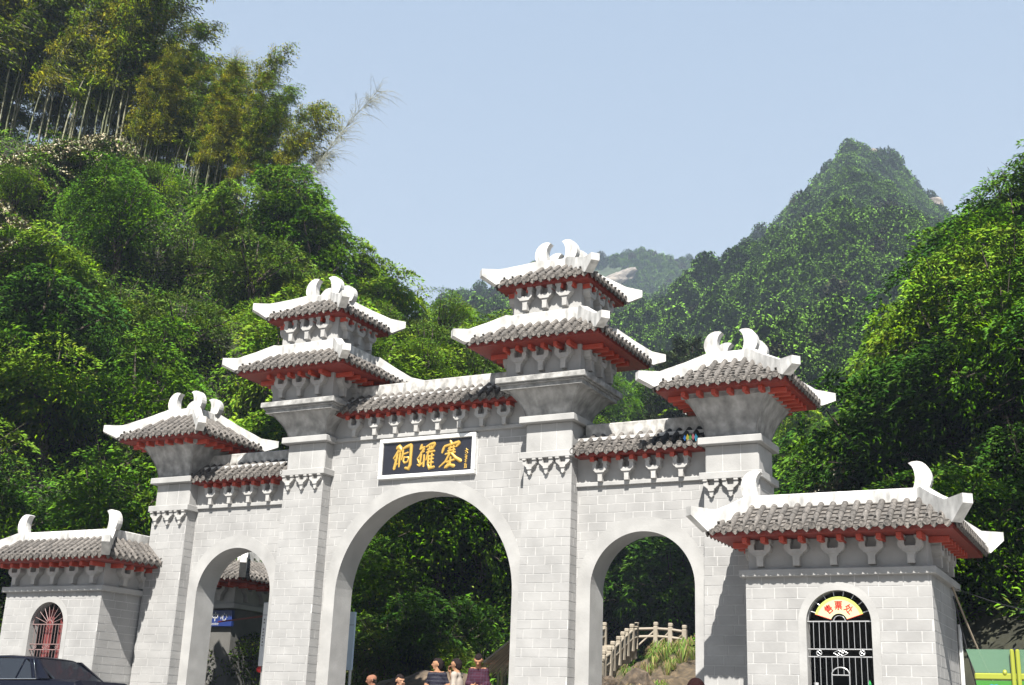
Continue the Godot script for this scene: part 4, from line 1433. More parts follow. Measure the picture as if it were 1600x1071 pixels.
func clump(seed_: int, n: int, R: Vector3, l: float, w: float, cols: Array, blades := false) -> ArrayMesh:
	var q := RandomNumberGenerator.new()
	q.seed = seed_
	var mb := MB.new()
	mb.colored = true
	var base := Color(1, 1, 1)
	for i in n:
		if i % 14 == 0:
			base = tint(q, cols[q.randi() % cols.size()], 0.2)
		mb.col = tint(q, base, 0.15)
		if blades:
			var a := q.randf_range(0.0, TAU)
			var o := Vector3(cos(a), 0, sin(a))
			var p := o * R.x * 0.3 * q.randf()
			var up := p + Vector3(0, R.y * q.randf_range(0.6, 1.0), 0) + o * R.x * 0.4
			var tip := up + o * R.x * q.randf_range(0.3, 0.7) - Vector3(0, R.y * q.randf_range(0.2, 0.6), 0)
			var s := Vector3.UP.cross(o) * w
			mb.quad(p - s, p + s, up + s, up - s)
			mb.tri(up - s, up + s, tip)
		else:
			var d := rdir(q)
			d.y = absf(d.y)
			var p := d * R * pow(q.randf(), 0.4)
			leaf(mb, p, (d * Vector3(1, 0.3, 1) + rdir(q) * 0.6).normalized(), (Vector3.UP + rdir(q) * 0.6).normalized(), l * q.randf_range(0.7, 1.3), w * q.randf_range(0.8, 1.2))
	return mb.mesh()

func far_crown(seed_: int, n: int, R: Vector3) -> ArrayMesh:
	var q := RandomNumberGenerator.new()
	q.seed = seed_
	var mb := MB.new()
	mb.colored = true
	var lobes := []
	for i in 7:
		var d := rdir(q)
		lobes.append([Vector3(d.x * 0.55, absf(d.y) * 0.7 + 0.25, d.z * 0.55), q.randf_range(0.4, 0.62), q.randf_range(0.8, 1.25)])
	for i in n:
		var L: Array = lobes[q.randi() % 7]
		var d := rdir(q)
		var p: Vector3 = (L[0] + d * L[1] * q.randf_range(0.85, 1.05)) * R
		var s: float = L[2] * q.randf_range(0.92, 1.08)
		mb.col = Color(s, s, s)
		leaf(mb, p, (rdir(q) + Vector3(d.x, -0.2, d.z)).normalized(), (d + rdir(q) * 0.22).normalized(), q.randf_range(0.4, 0.75), 0.42)
	return mb.mesh()

func rock_mesh(seed_: int, R: Vector3, freq: float, amp: float, n := 22) -> ArrayMesh:
	var f := FastNoiseLite.new()
	f.seed = seed_
	f.frequency = freq
	f.noise_type = FastNoiseLite.TYPE_CELLULAR
	f.cellular_return_type = FastNoiseLite.RETURN_DISTANCE
	f.fractal_octaves = 3
	var mb := MB.new()
	var g := func(i: int, k: int) -> Vector3:
		var th := PI * i / n
		var ph := TAU * (k % (2 * n)) / (2 * n)
		var d := Vector3(sin(th) * cos(ph), cos(th), sin(th) * sin(ph))
		return d * R * (1.0 + amp * f.get_noise_3dv(d * R * 1.0))
	for i in n:
		for k in 2 * n:
			mb.quad(g.call(i, k), g.call(i, k + 1), g.call(i + 1, k + 1), g.call(i + 1, k))
	return mb.mesh()

func rock(called: String, label: String, at: Vector3, R: Vector3, turn: Vector3, seed_: int, m: Material, cat := "rock") -> void:
	var o := put(numbered(called), rock_mesh(seed_, R, 0.9 / maxf(R.x, 0.1), 0.5), m, self)
	o.position = at
	o.rotation = turn
	tag(o, label, cat)

func build_land() -> void:
	# ground: level at the gate, falling gently towards the camera
	var gm := MB.new()
	var zs := [-900.0, -60.0, -20.0, 0.0, 2.5, 8.0, 14.0, 22.0, 30.0, 60.0, 400.0]
	var xs := [-900.0, -60.0, -20.0, 0.0, 20.0, 60.0, 900.0]
	var gy := func(z: float) -> float: return -0.02 - clampf(z - 2.5, 0.0, 24.0) * 0.062
	for i in xs.size() - 1:
		for k in zs.size() - 1:
			gm.quad(Vector3(xs[i], gy.call(zs[k + 1]), zs[k + 1]), Vector3(xs[i + 1], gy.call(zs[k + 1]), zs[k + 1]), Vector3(xs[i + 1], gy.call(zs[k]), zs[k]), Vector3(xs[i], gy.call(zs[k]), zs[k]))
	structure(put("ground", gm.mesh(), M.paving, self))

	var L := make_hill([Vector3(-30, 0, 10), Vector3(-22, 0, 4), Vector3(-15, 0.4, 0.0), Vector3(-12.2, 0.2, -3.6), Vector3(-8, 0.2, -7.5), Vector3(-5.0, 0.2, -6.5), Vector3(-3.0, 0.3, -6.8), Vector3(-1.9, 0.3, -10.2)],
		[Vector3(-48.0, 30.6, -9), Vector3(-45.0, 30.6, -13.3), Vector3(-41.0, 30.2, -16.4), Vector3(-36.5, 29.4, -20.3), Vector3(-33.0, 28.5, -21.5), Vector3(-29.3, 27.0, -22.5), Vector3(-25.6, 24.6, -23.4), Vector3(-22.8, 21.8, -24.3), Vector3(-20.0, 18.8, -25.1), Vector3(-17.6, 17.8, -26.8), Vector3(-15.6, 17.4, -29.0), Vector3(-13.6, 16.5, -34.0)], 3, 0.12, 1.3, 1.0)
	structure(put("left_hillside", L.mesh(70, 40, 1.9), M.soil, self))
	var V := make_hill([Vector3(-14, 1, -29), Vector3(-7, 2.6, -30), Vector3(0, 2.2, -30), Vector3(5, 1.5, -29), Vector3(10, 1, -27)],
		[Vector3(-34, 23.0, -52), Vector3(-27, 22.0, -55), Vector3(-20.0, 20.5, -56.1), Vector3(-16.8, 18.8, -60.6), Vector3(-12.5, 18.6, -62.1), Vector3(-7.4, 17.7, -60.4), Vector3(-1.0, 17.0, -56.5), Vector3(8, 18, -52)], 4, 0.1, 1.5)
	structure(put("valley_slope", V.mesh(50, 36, 1.9), M.soil, self))
	var R := make_hill([Vector3(3.7, 0.3, -11.5), Vector3(5.2, 0.4, -8.5), Vector3(7.0, 0.4, -6), Vector3(9.5, 0.5, -4), Vector3(12.0, 0.4, -2.5), Vector3(16, 0, 0)],
		[Vector3(1.8, 3.0, -27.5), Vector3(2.8, 4.0, -27.2), Vector3(3.8, 5.4, -26.8), Vector3(5.2, 7.6, -26.2), Vector3(6.8, 10.8, -25.5), Vector3(8.5, 13.9, -24.8), Vector3(10.4, 16.0, -24.0), Vector3(13.8, 17.0, -24.0), Vector3(17.6, 17, -23.9)], 5, 0.14, 1.0, 1.2)
	structure(put("right_hillside", R.mesh(50, 36, 1.9), M.soil, self))
	var mound := make_hill([Vector3(-3.4, 0.0, -12.5), Vector3(-2.2, 0, -12.2), Vector3(-0.5, 0, -12.5), Vector3(1.5, 0, -13.5), Vector3(3.0, 0, -17)],
		[Vector3(-5.6, 2.6, -24.6), Vector3(-4.4, 3.0, -24.6), Vector3(-2.9, 3.3, -24.2), Vector3(-1.2, 2.9, -23.2), Vector3(0.6, 2.7, -22.6)], 6, 0.5, 0.5, 0.55, 0.0)
	structure(put("mound", mound.mesh(40, 30, 1.4), M.dirt, self))
	var P := make_hill([Vector3(-75, 25, -70), Vector3(-48.1, 20.6, -76), Vector3(-30, 18, -78), Vector3(-13.1, 18.5, -80), Vector3(8, 20.5, -80), Vector3(30, 20, -80)],
		[Vector3(-200, 140, -345), Vector3(-163.4, 146.8, -358.9), Vector3(-142.3, 144.1, -368.0), Vector3(-124.1, 149.0, -385.4), Vector3(-113.6, 162.0, -399.3), Vector3(-106.8, 179.5, -411.6), Vector3(-96.1, 194.0, -419.6), Vector3(-86.5, 208.5, -427.4), Vector3(-79.0, 221.5, -433.6), Vector3(-71.5, 217.5, -435.3), Vector3(-63.3, 206.5, -431.6), Vector3(-53.5, 193.5, -428.1), Vector3(-43.2, 180.9, -424.4), Vector3(-24.8, 158.2, -416.4), Vector3(2.0, 139.8, -407.9), Vector3(60, 130, -400)], 7, 0.012, 15.0, 0.0, 1.0)
	structure(put("mountain", P.mesh(110, 80, 1.25, -0.05), M.farsoil, self))
	var Q := make_hill([Vector3(-230, 60, -330), Vector3(-170, 70, -370), Vector3(-120, 80, -420), Vector3(-80, 90, -450)],
		[Vector3(-380, 170, -500), Vector3(-317.5, 201.1, -525.7), Vector3(-272.3, 229.5, -550.6), Vector3(-250.2, 244.6, -561.2), Vector3(-237.2, 249.3, -566.8), Vector3(-224.1, 252.4, -572.2), Vector3(-204.4, 248.5, -579.8), Vector3(-184.6, 246.9, -586.6), Vector3(-164.9, 240.7, -592.7), Vector3(-138.9, 232.1, -599.6)], 8, 0.010, 14.0, 0.0, 1.0)
	structure(put("far_ridge", Q.mesh(80, 50, 1.25, -0.05), M.farsoil, self))

	# ---- plants of the near slopes
	var bright := [Color(0.200, 0.370, 0.024), Color(0.150, 0.310, 0.020), Color(0.250, 0.400, 0.034)]
	var mid := [Color(0.115, 0.270, 0.020), Color(0.145, 0.310, 0.022), Color(0.090, 0.225, 0.018)]
	var dark := [Color(0.054, 0.145, 0.016), Color(0.070, 0.170, 0.018), Color(0.040, 0.110, 0.015)]
	var olive := [Color(0.140, 0.245, 0.034), Color(0.112, 0.215, 0.028), Color(0.165, 0.250, 0.050)]
	var yel := [Color(0.220, 0.375, 0.026), Color(0.185, 0.345, 0.024), Color(0.160, 0.320, 0.026)]
	var protos := {
		"bright": [broad(101, {"R": Vector3(2.5, 2.2, 2.5), "up": 0.7, "lobes": 8, "sprays": 190, "per": 62, "leaf": 0.19, "wid": 0.085, "spray": 0.5, "flat": 0.5, "cols": bright}), broad(102, {"R": Vector3(2.2, 2.5, 2.2), "up": 0.8, "lobes": 7, "sprays": 175, "per": 62, "leaf": 0.18, "wid": 0.08, "spray": 0.48, "flat": 0.45, "cols": bright})],
		"mid": [broad(103, {"R": Vector3(2.6, 2.3, 2.6), "up": 0.6, "lobes": 9, "sprays": 200, "per": 60, "leaf": 0.13, "wid": 0.06, "spray": 0.5, "flat": 0.4, "cols": mid}), broad(104, {"R": Vector3(2.2, 2.7, 2.2), "up": 0.8, "lobes": 8, "sprays": 150, "per": 60, "leaf": 0.17, "wid": 0.08, "spray": 0.46, "flat": 0.4, "cols": mid + [bright[1]]})],
		"dark": [broad(105, {"R": Vector3(2.5, 2.6, 2.5), "up": 0.6, "lobes": 9, "sprays": 200, "per": 60, "leaf": 0.21, "wid": 0.10, "spray": 0.55, "flat": 0.5, "cols": dark}), broad(106, {"R": Vector3(2.8, 2.2, 2.8), "up": 0.5, "lobes": 9, "sprays": 200, "per": 60, "leaf": 0.16, "wid": 0.075, "spray": 0.5, "flat": 0.4, "cols": dark + [mid[0]]})],
		"olive": [broad(107, {"R": Vector3(1.9, 1.5, 1.9), "up": 0.3, "lobes": 8, "sprays": 150, "per": 55, "leaf": 0.12, "wid": 0.05, "spray": 0.42, "flat": 0.4, "cols": olive})],
		"yellow": [broad(108, {"R": Vector3(2.0, 1.8, 2.0), "up": 0.7, "lobes": 8, "sprays": 150, "per": 58, "leaf": 0.11, "wid": 0.05, "spray": 0.5, "flat": 0.4, "cols": yel})],
		"flower": [broad(109, {"R": Vector3(1.9, 1.5, 1.9), "up": 0.5, "lobes": 7, "sprays": 120, "per": 52, "leaf": 0.13, "wid": 0.06, "spray": 0.42, "flat": 0.5, "cols": olive + [mid[1]], "bloom": 170})],
		"pine": [pine(110, 8.0, 2.0, [Color(0.045, 0.075, 0.03), Color(0.06, 0.085, 0.035)], 26.0)],
	}
	var lm := {"crown": M.leaf, "trunk": M.bark, "blossom": M.petal}
	var nm := {"crown": M.needle, "trunk": M.bark}
	var looks := {"bright": "bright broadleaf tree", "mid": "mid-green broadleaf tree", "dark": "dark broadleaf tree", "olive": "olive bush", "yellow": "yellow-green young tree", "flower": "white-flowering shrub", "pine": "dark pine"}
	var cats := {"olive": "bush", "flower": "shrub"}
	var names := {"bright": "broadleaf_tree", "mid": "broadleaf_tree", "dark": "broadleaf_tree", "olive": "bush", "yellow": "young_tree", "flower": "flowering_shrub", "pine": "pine_tree"}
	var grow := func(kind: String, at: Vector3, sc: float, place: String, group: String) -> void:
		var a: Array = protos[kind]
		plant(names[kind], a[rng.randi() % a.size()], nm if kind == "pine" else lm, at, sc, rf(0, TAU), looks[kind], place, cats.get(kind, "tree"), group)
	# left slope: rows from the foot to the ridge
	var rowname := ["at left slope foot", "low on left slope", "lower-middle left slope", "halfway up left slope", "high on left slope", "below the bamboo", "on left ridge"]
	var rows := [0.07, 0.20, 0.34, 0.48, 0.63, 0.78, 0.93]
	for r in rows.size():
		var n: int = [13, 14, 14, 14, 14, 13, 12][r]
		for i in n:
			var s: float = (i + 0.5 + rf(-0.35, 0.35)) / n
			var t: float = rows[r] + rf(-0.05, 0.05)
			if s < 0.05 or (s > 0.93 and t < 0.7) or (r == 0 and s > 0.52 and s < 0.95):
				continue
			var at := L.at(s, t)
			var k := rng.randf()
			var kind := "mid"
			if r <= 2:
				kind = "bright" if k < 0.42 else ("dark" if k < 0.60 else ("yellow" if k < 0.7 else "mid"))
			elif r <= 4:
				kind = "bright" if k < 0.30 else ("olive" if k < 0.5 else ("flower" if k < 0.60 and s < 0.5 else ("yellow" if k < 0.75 else "mid")))
			else:
				kind = "bright" if k < 0.3 else ("mid" if k < 0.6 else ("dark" if k < 0.75 else "yellow"))
				if s > 0.55:
					kind = "bright" if k < 0.45 else ("yellow" if k < 0.75 else "mid")
			if s < 0.6 and r >= 6:
				continue
			var sc := rf(0.8, 1.2) * (1.1 if kind in ["olive", "flower"] else 1.0)
			if s < 0.55 and r == 5:
				sc *= 0.75
			grow.call(kind, at, sc, rowname[r], "trees and bushes of the left slope")
	# three white-flowering shrubs that stand out, and two trees on the skyline
	for e in [[0.20, 0.50, 1.25], [0.26, 0.45, 1.1], [0.15, 0.55, 1.2], [0.12, 0.42, 1.2], [0.26, 0.70, 1.1], [0.31, 0.76, 1.1], [0.34, 0.79, 1.1], [0.17, 0.68, 1.0]]:
		grow.call("flower", L.at(e[0], e[1]), e[2], "high on left slope" if e[1] > 0.6 else "halfway up left slope", "trees and bushes of the left slope")
	grow.call("bright", L.at(0.62, 0.95), 1.0, "on left ridge", "trees and bushes of the left slope")
	grow.call("mid", L.at(0.58, 0.86), 1.0, "on left ridge", "trees and bushes of the left slope")
	for e in [["olive", 0.60, 0.03, 0.9], ["mid", 0.645, 0.05, 0.55], ["dark", 0.69, 0.10, 0.6], ["olive", 0.73, 0.04, 0.8], ["mid", 0.76, 0.09, 0.6], ["mid", 0.58, 0.10, 0.7], ["olive", 0.66, 0.12, 0.9], ["dark", 0.62, 0.16, 0.8], ["mid", 0.72, 0.17, 0.8], ["mid", 0.78, 0.2, 0.8], ["olive", 0.52, 0.02, 0.8], ["yellow", 0.49, 0.06, 0.6], ["bright", 0.54, 0.12, 0.7]]:
		grow.call(e[0], L.at(e[1], e[2]), e[3], "on bank behind arches", "trees and bushes of the left slope")
	for i in 14:
		grow.call(["olive", "dark", "mid", "olive"][i % 4], L.at(0.54 + 0.026 * i + rf(-0.01, 0.01), rf(0.02, 0.17)), rf(0.4, 0.62), "on bank behind arches", "trees and bushes of the left slope")
	# valley behind the gate
	var vrow := ["at valley foot", "low in valley", "midway up valley", "high up valley", "at valley top"]
	var vr := [0.08, 0.28, 0.5, 0.74, 0.97]
	for r in 5:
		var n: int = [10, 10, 11, 11, 12][r]
		for i in n:
			var s: float = (i + 0.5 + rf(-0.35, 0.35)) / n
			var k := rng.randf()
			var kind := "bright" if k < 0.35 else ("mid" if k < 0.65 else ("yellow" if k < 0.85 else "dark"))
			if r < 2:
				kind = "dark" if k < 0.55 else "mid"
			grow.call(kind, V.at(s, vr[r] + rf(-0.06, 0.06)), rf(0.95, 1.45), vrow[r], "trees of the valley behind the gate")
	for e in [[0.42, 0.80, 1.25], [0.46, 0.84, 1.35], [0.50, 0.80, 1.1], [0.40, 0.9, 1.2], [0.54, 0.9, 1.0]]:
		grow.call("pine", V.at(e[0], e[1]), e[2], "high up valley", "pines of the valley")
	# right slope
	var rrow := ["at right slope foot", "low on right slope", "halfway up right slope", "high on right slope", "on right ridge"]
	var rr := [0.16, 0.36, 0.58, 0.80, 0.98]
	for r in 5:
		var n: int = [7, 9, 9, 10, 11][r]
		for i in n:
			var s: float = (i + 0.5 + rf(-0.35, 0.35)) / n
			var k := rng.randf()
			var kind := "mid" if k < 0.38 else ("dark" if k < 0.92 else "bright")
			if r == 0:
				kind = "dark" if k < 0.6 else "mid"
			var sc := rf(0.85, 1.2) * ([0.8, 0.95, 1.0, 1.1, 1.25][r] as float)
			grow.call(kind, R.at(s, rr[r] + rf(-0.05, 0.05)), sc, rrow[r], "trees of the right slope")
	for i in 8:
		grow.call(["mid", "dark", "mid", "bright"][i % 4], R.at(0.60 + 0.052 * i, 0.90 + rf(-0.03, 0.03)), rf(0.95, 1.2), "on right ridge", "trees of the right slope")
	for e in [[0.42, 0.36, 1.0], [0.50, 0.40, 0.9], [0.34, 0.42, 0.9], [0.45, 0.50, 0.9], [0.62, 0.52, 0.7]]:
		grow.call("flower", R.at(e[0], e[1]), e[2], "halfway up right slope", "trees of the right slope")
	# bamboo on the left ridge
	var gb := [Color(0.180, 0.290, 0.026), Color(0.230, 0.310, 0.030), Color(0.140, 0.250, 0.024)]
	var yb := [Color(0.390, 0.400, 0.050), Color(0.340, 0.360, 0.044), Color(0.290, 0.340, 0.040)]
	var bp := [bamboo(201, 12.5, gb, 1.1), bamboo(202, 11.5, yb, 1.6), bamboo(203, 13.5, yb + gb, 1.3), bamboo(204, 11.0, gb, 1.9), bamboo(205, 12.0, yb, 0.8)]
	for i in 236:
		var s := rf(0.06, 0.49)
		var t := rf(0.90, 1.30)
		var sc := rf(0.85, 1.12)
		if i >= 186:
			s = rf(0.36, 0.57)
			t = rf(0.86, 1.05)
			sc = rf(0.48, 0.66)
		elif s > 0.345:
			sc *= 0.52
		var k := rng.randi() % 5
		plant("bamboo", bp[k], {"culm": M.paleculm if rng.randf() < 0.4 else M.culm, "foliage": M.bamboo_leaf}, L.at(s, t), sc, rf(-0.5, 0.9), ["green bamboo", "yellowish bamboo", "tall yellow-green bamboo", "leaning green bamboo", "straight yellowish bamboo"][k],
			"behind left ridge" if t > 1.12 else ("on left ridge" if t > 1.0 else "before left ridge"), "bamboo", "bamboos of the grove on left ridge")
	# dead bamboo plume that leans out over the slope
	var q := RandomNumberGenerator.new()
	q.seed = 77
	for k in 2:
		var db := MB.new()
		var top := [Vector3(5.6, 7.6, 0.5), Vector3(-0.2, 8.2, 0.3)][k] as Vector3
		var ps := []
		var ra := []
		for i in 9:
			var t := i / 8.0
			ps.append(Vector3(top.x * t * t, top.y * t - 1.0 * (1 - t), top.z * t))
			ra.append(lerpf(0.05, 0.008, t))
		db.tube(ps, ra, 6)
		var tw := MB.new()
		for i in 170:
			var t := q.randf_range(0.45, 1.0)
			var p: Vector3 = ps[int(t * 7.99)].lerp(ps[mini(int(t * 7.99) + 1, 8)], fmod(t * 7.99, 1.0))
			var d := (Vector3(0.7, 0.5, 0) + rdir(q) * 0.8).normalized()
			var m := p + d * q.randf_range(0.4, 1.2)
			tw.tube([p, m, m + d * 0.4 + Vector3(0.15, -0.3, 0)], [0.009, 0.007, 0.003], 3, Vector3.ONE, false)
			for j in 5:
				var b := p.lerp(m, q.randf())
				tw.tube([b, b + (d + rdir(q)).normalized() * 0.35 + Vector3(0, -0.1, 0)], [0.007, 0.003], 3, Vector3.ONE, false)
		var t := thing("dead_bamboo", L.at([0.585, 0.50][k], [0.95, 1.0][k]))
		put("culm", db.mesh(), M.deadculm, t)
		put("twigs", tw.mesh(), M.deadculm, t)
		tag(t, ["dry grey leafless bamboo leaning right against the sky above the left slope", "dry grey leafless bamboo standing up inside the grove's right edge"][k], "bamboo")
	label_trees()
	# ground cover
	var under := clump(301, 150, Vector3(0.85, 0.75, 0.85), 0.15, 0.07, mid + dark + [bright[1], olive[0]])
	var fern := clump(302, 130, Vector3(0.9, 0.5, 0.9), 0.22, 0.05, olive + [mid[0], yel[2]])
	for h in [[L, "undergrowth of mixed bushes and ferns covering the left slope", 4200, 1.15, 0.0], [V, "undergrowth of low bushes covering the valley slope", 3000, 1.1, 0.0], [R, "undergrowth of low bushes covering the right slope", 2600, 1.15, 0.0]]:
		for j in 2:
			var xf := []
			for i in int(h[2] * (0.65 if j == 0 else 0.35)):
				var hill: Hill = h[0]
				var us := rng.randf()
				var ut := rf(h[4], h[3])
				if hill == R and us > 0.5 and ut < 0.13:
					continue
				var p := hill.at(us, ut)
				var s := rf(0.6, 1.5)
				xf.append(Transform3D(Basis(Vector3.UP, rf(0, TAU)).scaled(Vector3(s, s * rf(0.7, 1.3), s)), p - Vector3(0, 0.1, 0)))
			scatter("undergrowth" if j == 0 else "ferns", h[1] if j == 0 else h[1].replace("undergrowth", "ferns").replace("mixed bushes and ferns", "and grasses"), under if j == 0 else fern, M.leaf, xf)
	var straw := clump(303, 60, Vector3(0.55, 0.75, 0.55), 0.2, 0.012, [Color(0.12, 0.085, 0.04), Color(0.10, 0.07, 0.035), Color(0.06, 0.10, 0.022)], true)
	var xs2 := []
	for i in 70:
		xs2.append(Transform3D(Basis(Vector3.UP, rf(0, TAU)).scaled(Vector3.ONE * rf(0.5, 1.0)), mound.at(rf(0.36, 1.0), rf(0.02, 1.0))))
	scatter("dry_grass", "dry yellow grass covering the mound behind the right arch", straw, M.straw, xs2)
	var xs3 := []
	for i in 120:
		xs3.append(Transform3D(Basis(Vector3.UP, rf(0, TAU)).scaled(Vector3.ONE * rf(0.8, 1.5)), L.at(rf(0.66, 0.80), rf(0.02, 0.22))))
	scatter("dry_grass", "dry straw-coloured grass on the bank behind the middle arch", straw, M.straw, xs3)
	# rocks
	rock("boulder", "brown rock at the foot of the bank behind the middle arch", Vector3(-3.0, 0.5, -6.0), Vector3(2.3, 1.5, 1.1), Vector3(0, 0.4, 0), 21, M.rock)
	rock("boulder", "grey rock face showing among the bushes behind the middle arch", L.at(0.62, 0.14), Vector3(1.1, 1.6, 0.9), Vector3(0.3, 0.2, 0.2), 22, M.rock)
	rock("boulder", "small brown rock under the seated people in the middle arch", Vector3(-4.0, 0.3, -4.4), Vector3(1.1, 0.9, 0.7), Vector3(0, 1.0, 0), 23, M.rock)
	rock("boulder", "dark rock slope rising behind the right booth", Vector3(11.4, 0.6, -5.6), Vector3(3.2, 2.3, 2.0), Vector3(0.2, -0.5, 0.35), 24, M.darkrock)
	rock("boulder", "large brown rock set low in the mound behind the right arch", Vector3(-1.3, 1.3, -15.2), Vector3(0.8, 1.2, 0.7), Vector3(0.2, 0.3, -0.3), 25, M.rock)
	rock("boulder", "small layered brown rock low on the mound, left of the larger one", Vector3(-2.6, 1.5, -15.9), Vector3(0.6, 0.7, 0.5), Vector3(0.1, 0.8, 0.2), 31, M.rock)
	rock("cliff", "pale bare rock face just under the mountain's peak", P.at(0.592, 0.955) + Vector3(0.5, 1.5, 3), Vector3(9, 7, 5), Vector3(0.3, -0.4, 0.5), 26, M.cliff, "cliff")
	rock("cliff", "pale rock face on the mountain's right shoulder", P.at(0.755, 0.945) + Vector3(0, 0, 2), Vector3(8, 5, 5), Vector3(0.3, -0.4, 0.5), 27, M.cliff, "cliff")
	rock("cliff", "long slanting pale slab on the far left ridge", Q.at(0.425, 0.85) + Vector3(0, -4, 7), Vector3(7, 26, 7), Vector3(-0.5, 0.0, -0.75), 28, M.cliff, "cliff")
	# far woods
	var bald := [P.at(0.59, 0.965), P.at(0.595, 0.935), P.at(0.60, 0.905), P.at(0.76, 0.96), P.at(0.765, 0.93), Q.at(0.41, 0.90), Q.at(0.40, 0.86), Q.at(0.42, 0.94)]
	var far1 := far_crown(401, 2400, Vector3(4.2, 4.6, 4.2))
	var far2 := far_crown(402, 1700, Vector3(2.6, 5.2, 2.6))
	for h in [[P, "mixed spring woods on the mountain", 15000, 1.03], [Q, "hazy woods on the far ridge", 6500, 1.03]]:
		var hill: Hill = h[0]
		var xf := []
		var cs := PackedColorArray()
		var fn := FastNoiseLite.new()
		fn.seed = 9
		fn.frequency = 0.02
		for i in int(h[2]):
			var t: float = pow(rng.randf(), 0.75) * h[3]
			if h[0] == P and t < 0.02:
				t = 0.02
			var s := rng.randf()
			var p := hill.at(s, t)
			var bare := false
			for e in bald:
				if p.distance_to(e) < 9.5:
					bare = true
			if bare:
				continue
			var sc := rf(0.5, 1.3) * (0.54 + 0.24 * t) * (1.4 if rng.randf() < 0.12 else 1.0) * (0.85 if h[0] == Q else 1.0)
			xf.append(Transform3D(Basis(Vector3.UP, rf(0, TAU)).scaled(Vector3(sc, sc * rf(0.75, 1.45), sc)), p - Vector3(0, 0.8, 0)))
			var v := fn.get_noise_2d(p.x, p.z + p.y) * 1.6 + rf(-0.7, 0.7) - (t - 0.72) * 1.7
			var c := Color(0.062, 0.140, 0.036).lerp(Color(0.225, 0.470, 0.048), clampf(v * 0.9 + 0.66, 0.0, 1.0))
			if rng.randf() < 0.06:
				c = Color(0.10, 0.11, 0.05)
			cs.push_back(c)
		scatter("woods", h[1] + ", broad crowns", far1, M.needle, xf.slice(0, xf.size() * 4 / 5), cs.slice(0, xf.size() * 4 / 5))
		scatter("woods", h[1] + ", tall narrow crowns", far2, M.needle, xf.slice(xf.size() * 4 / 5), cs.slice(xf.size() * 4 / 5))

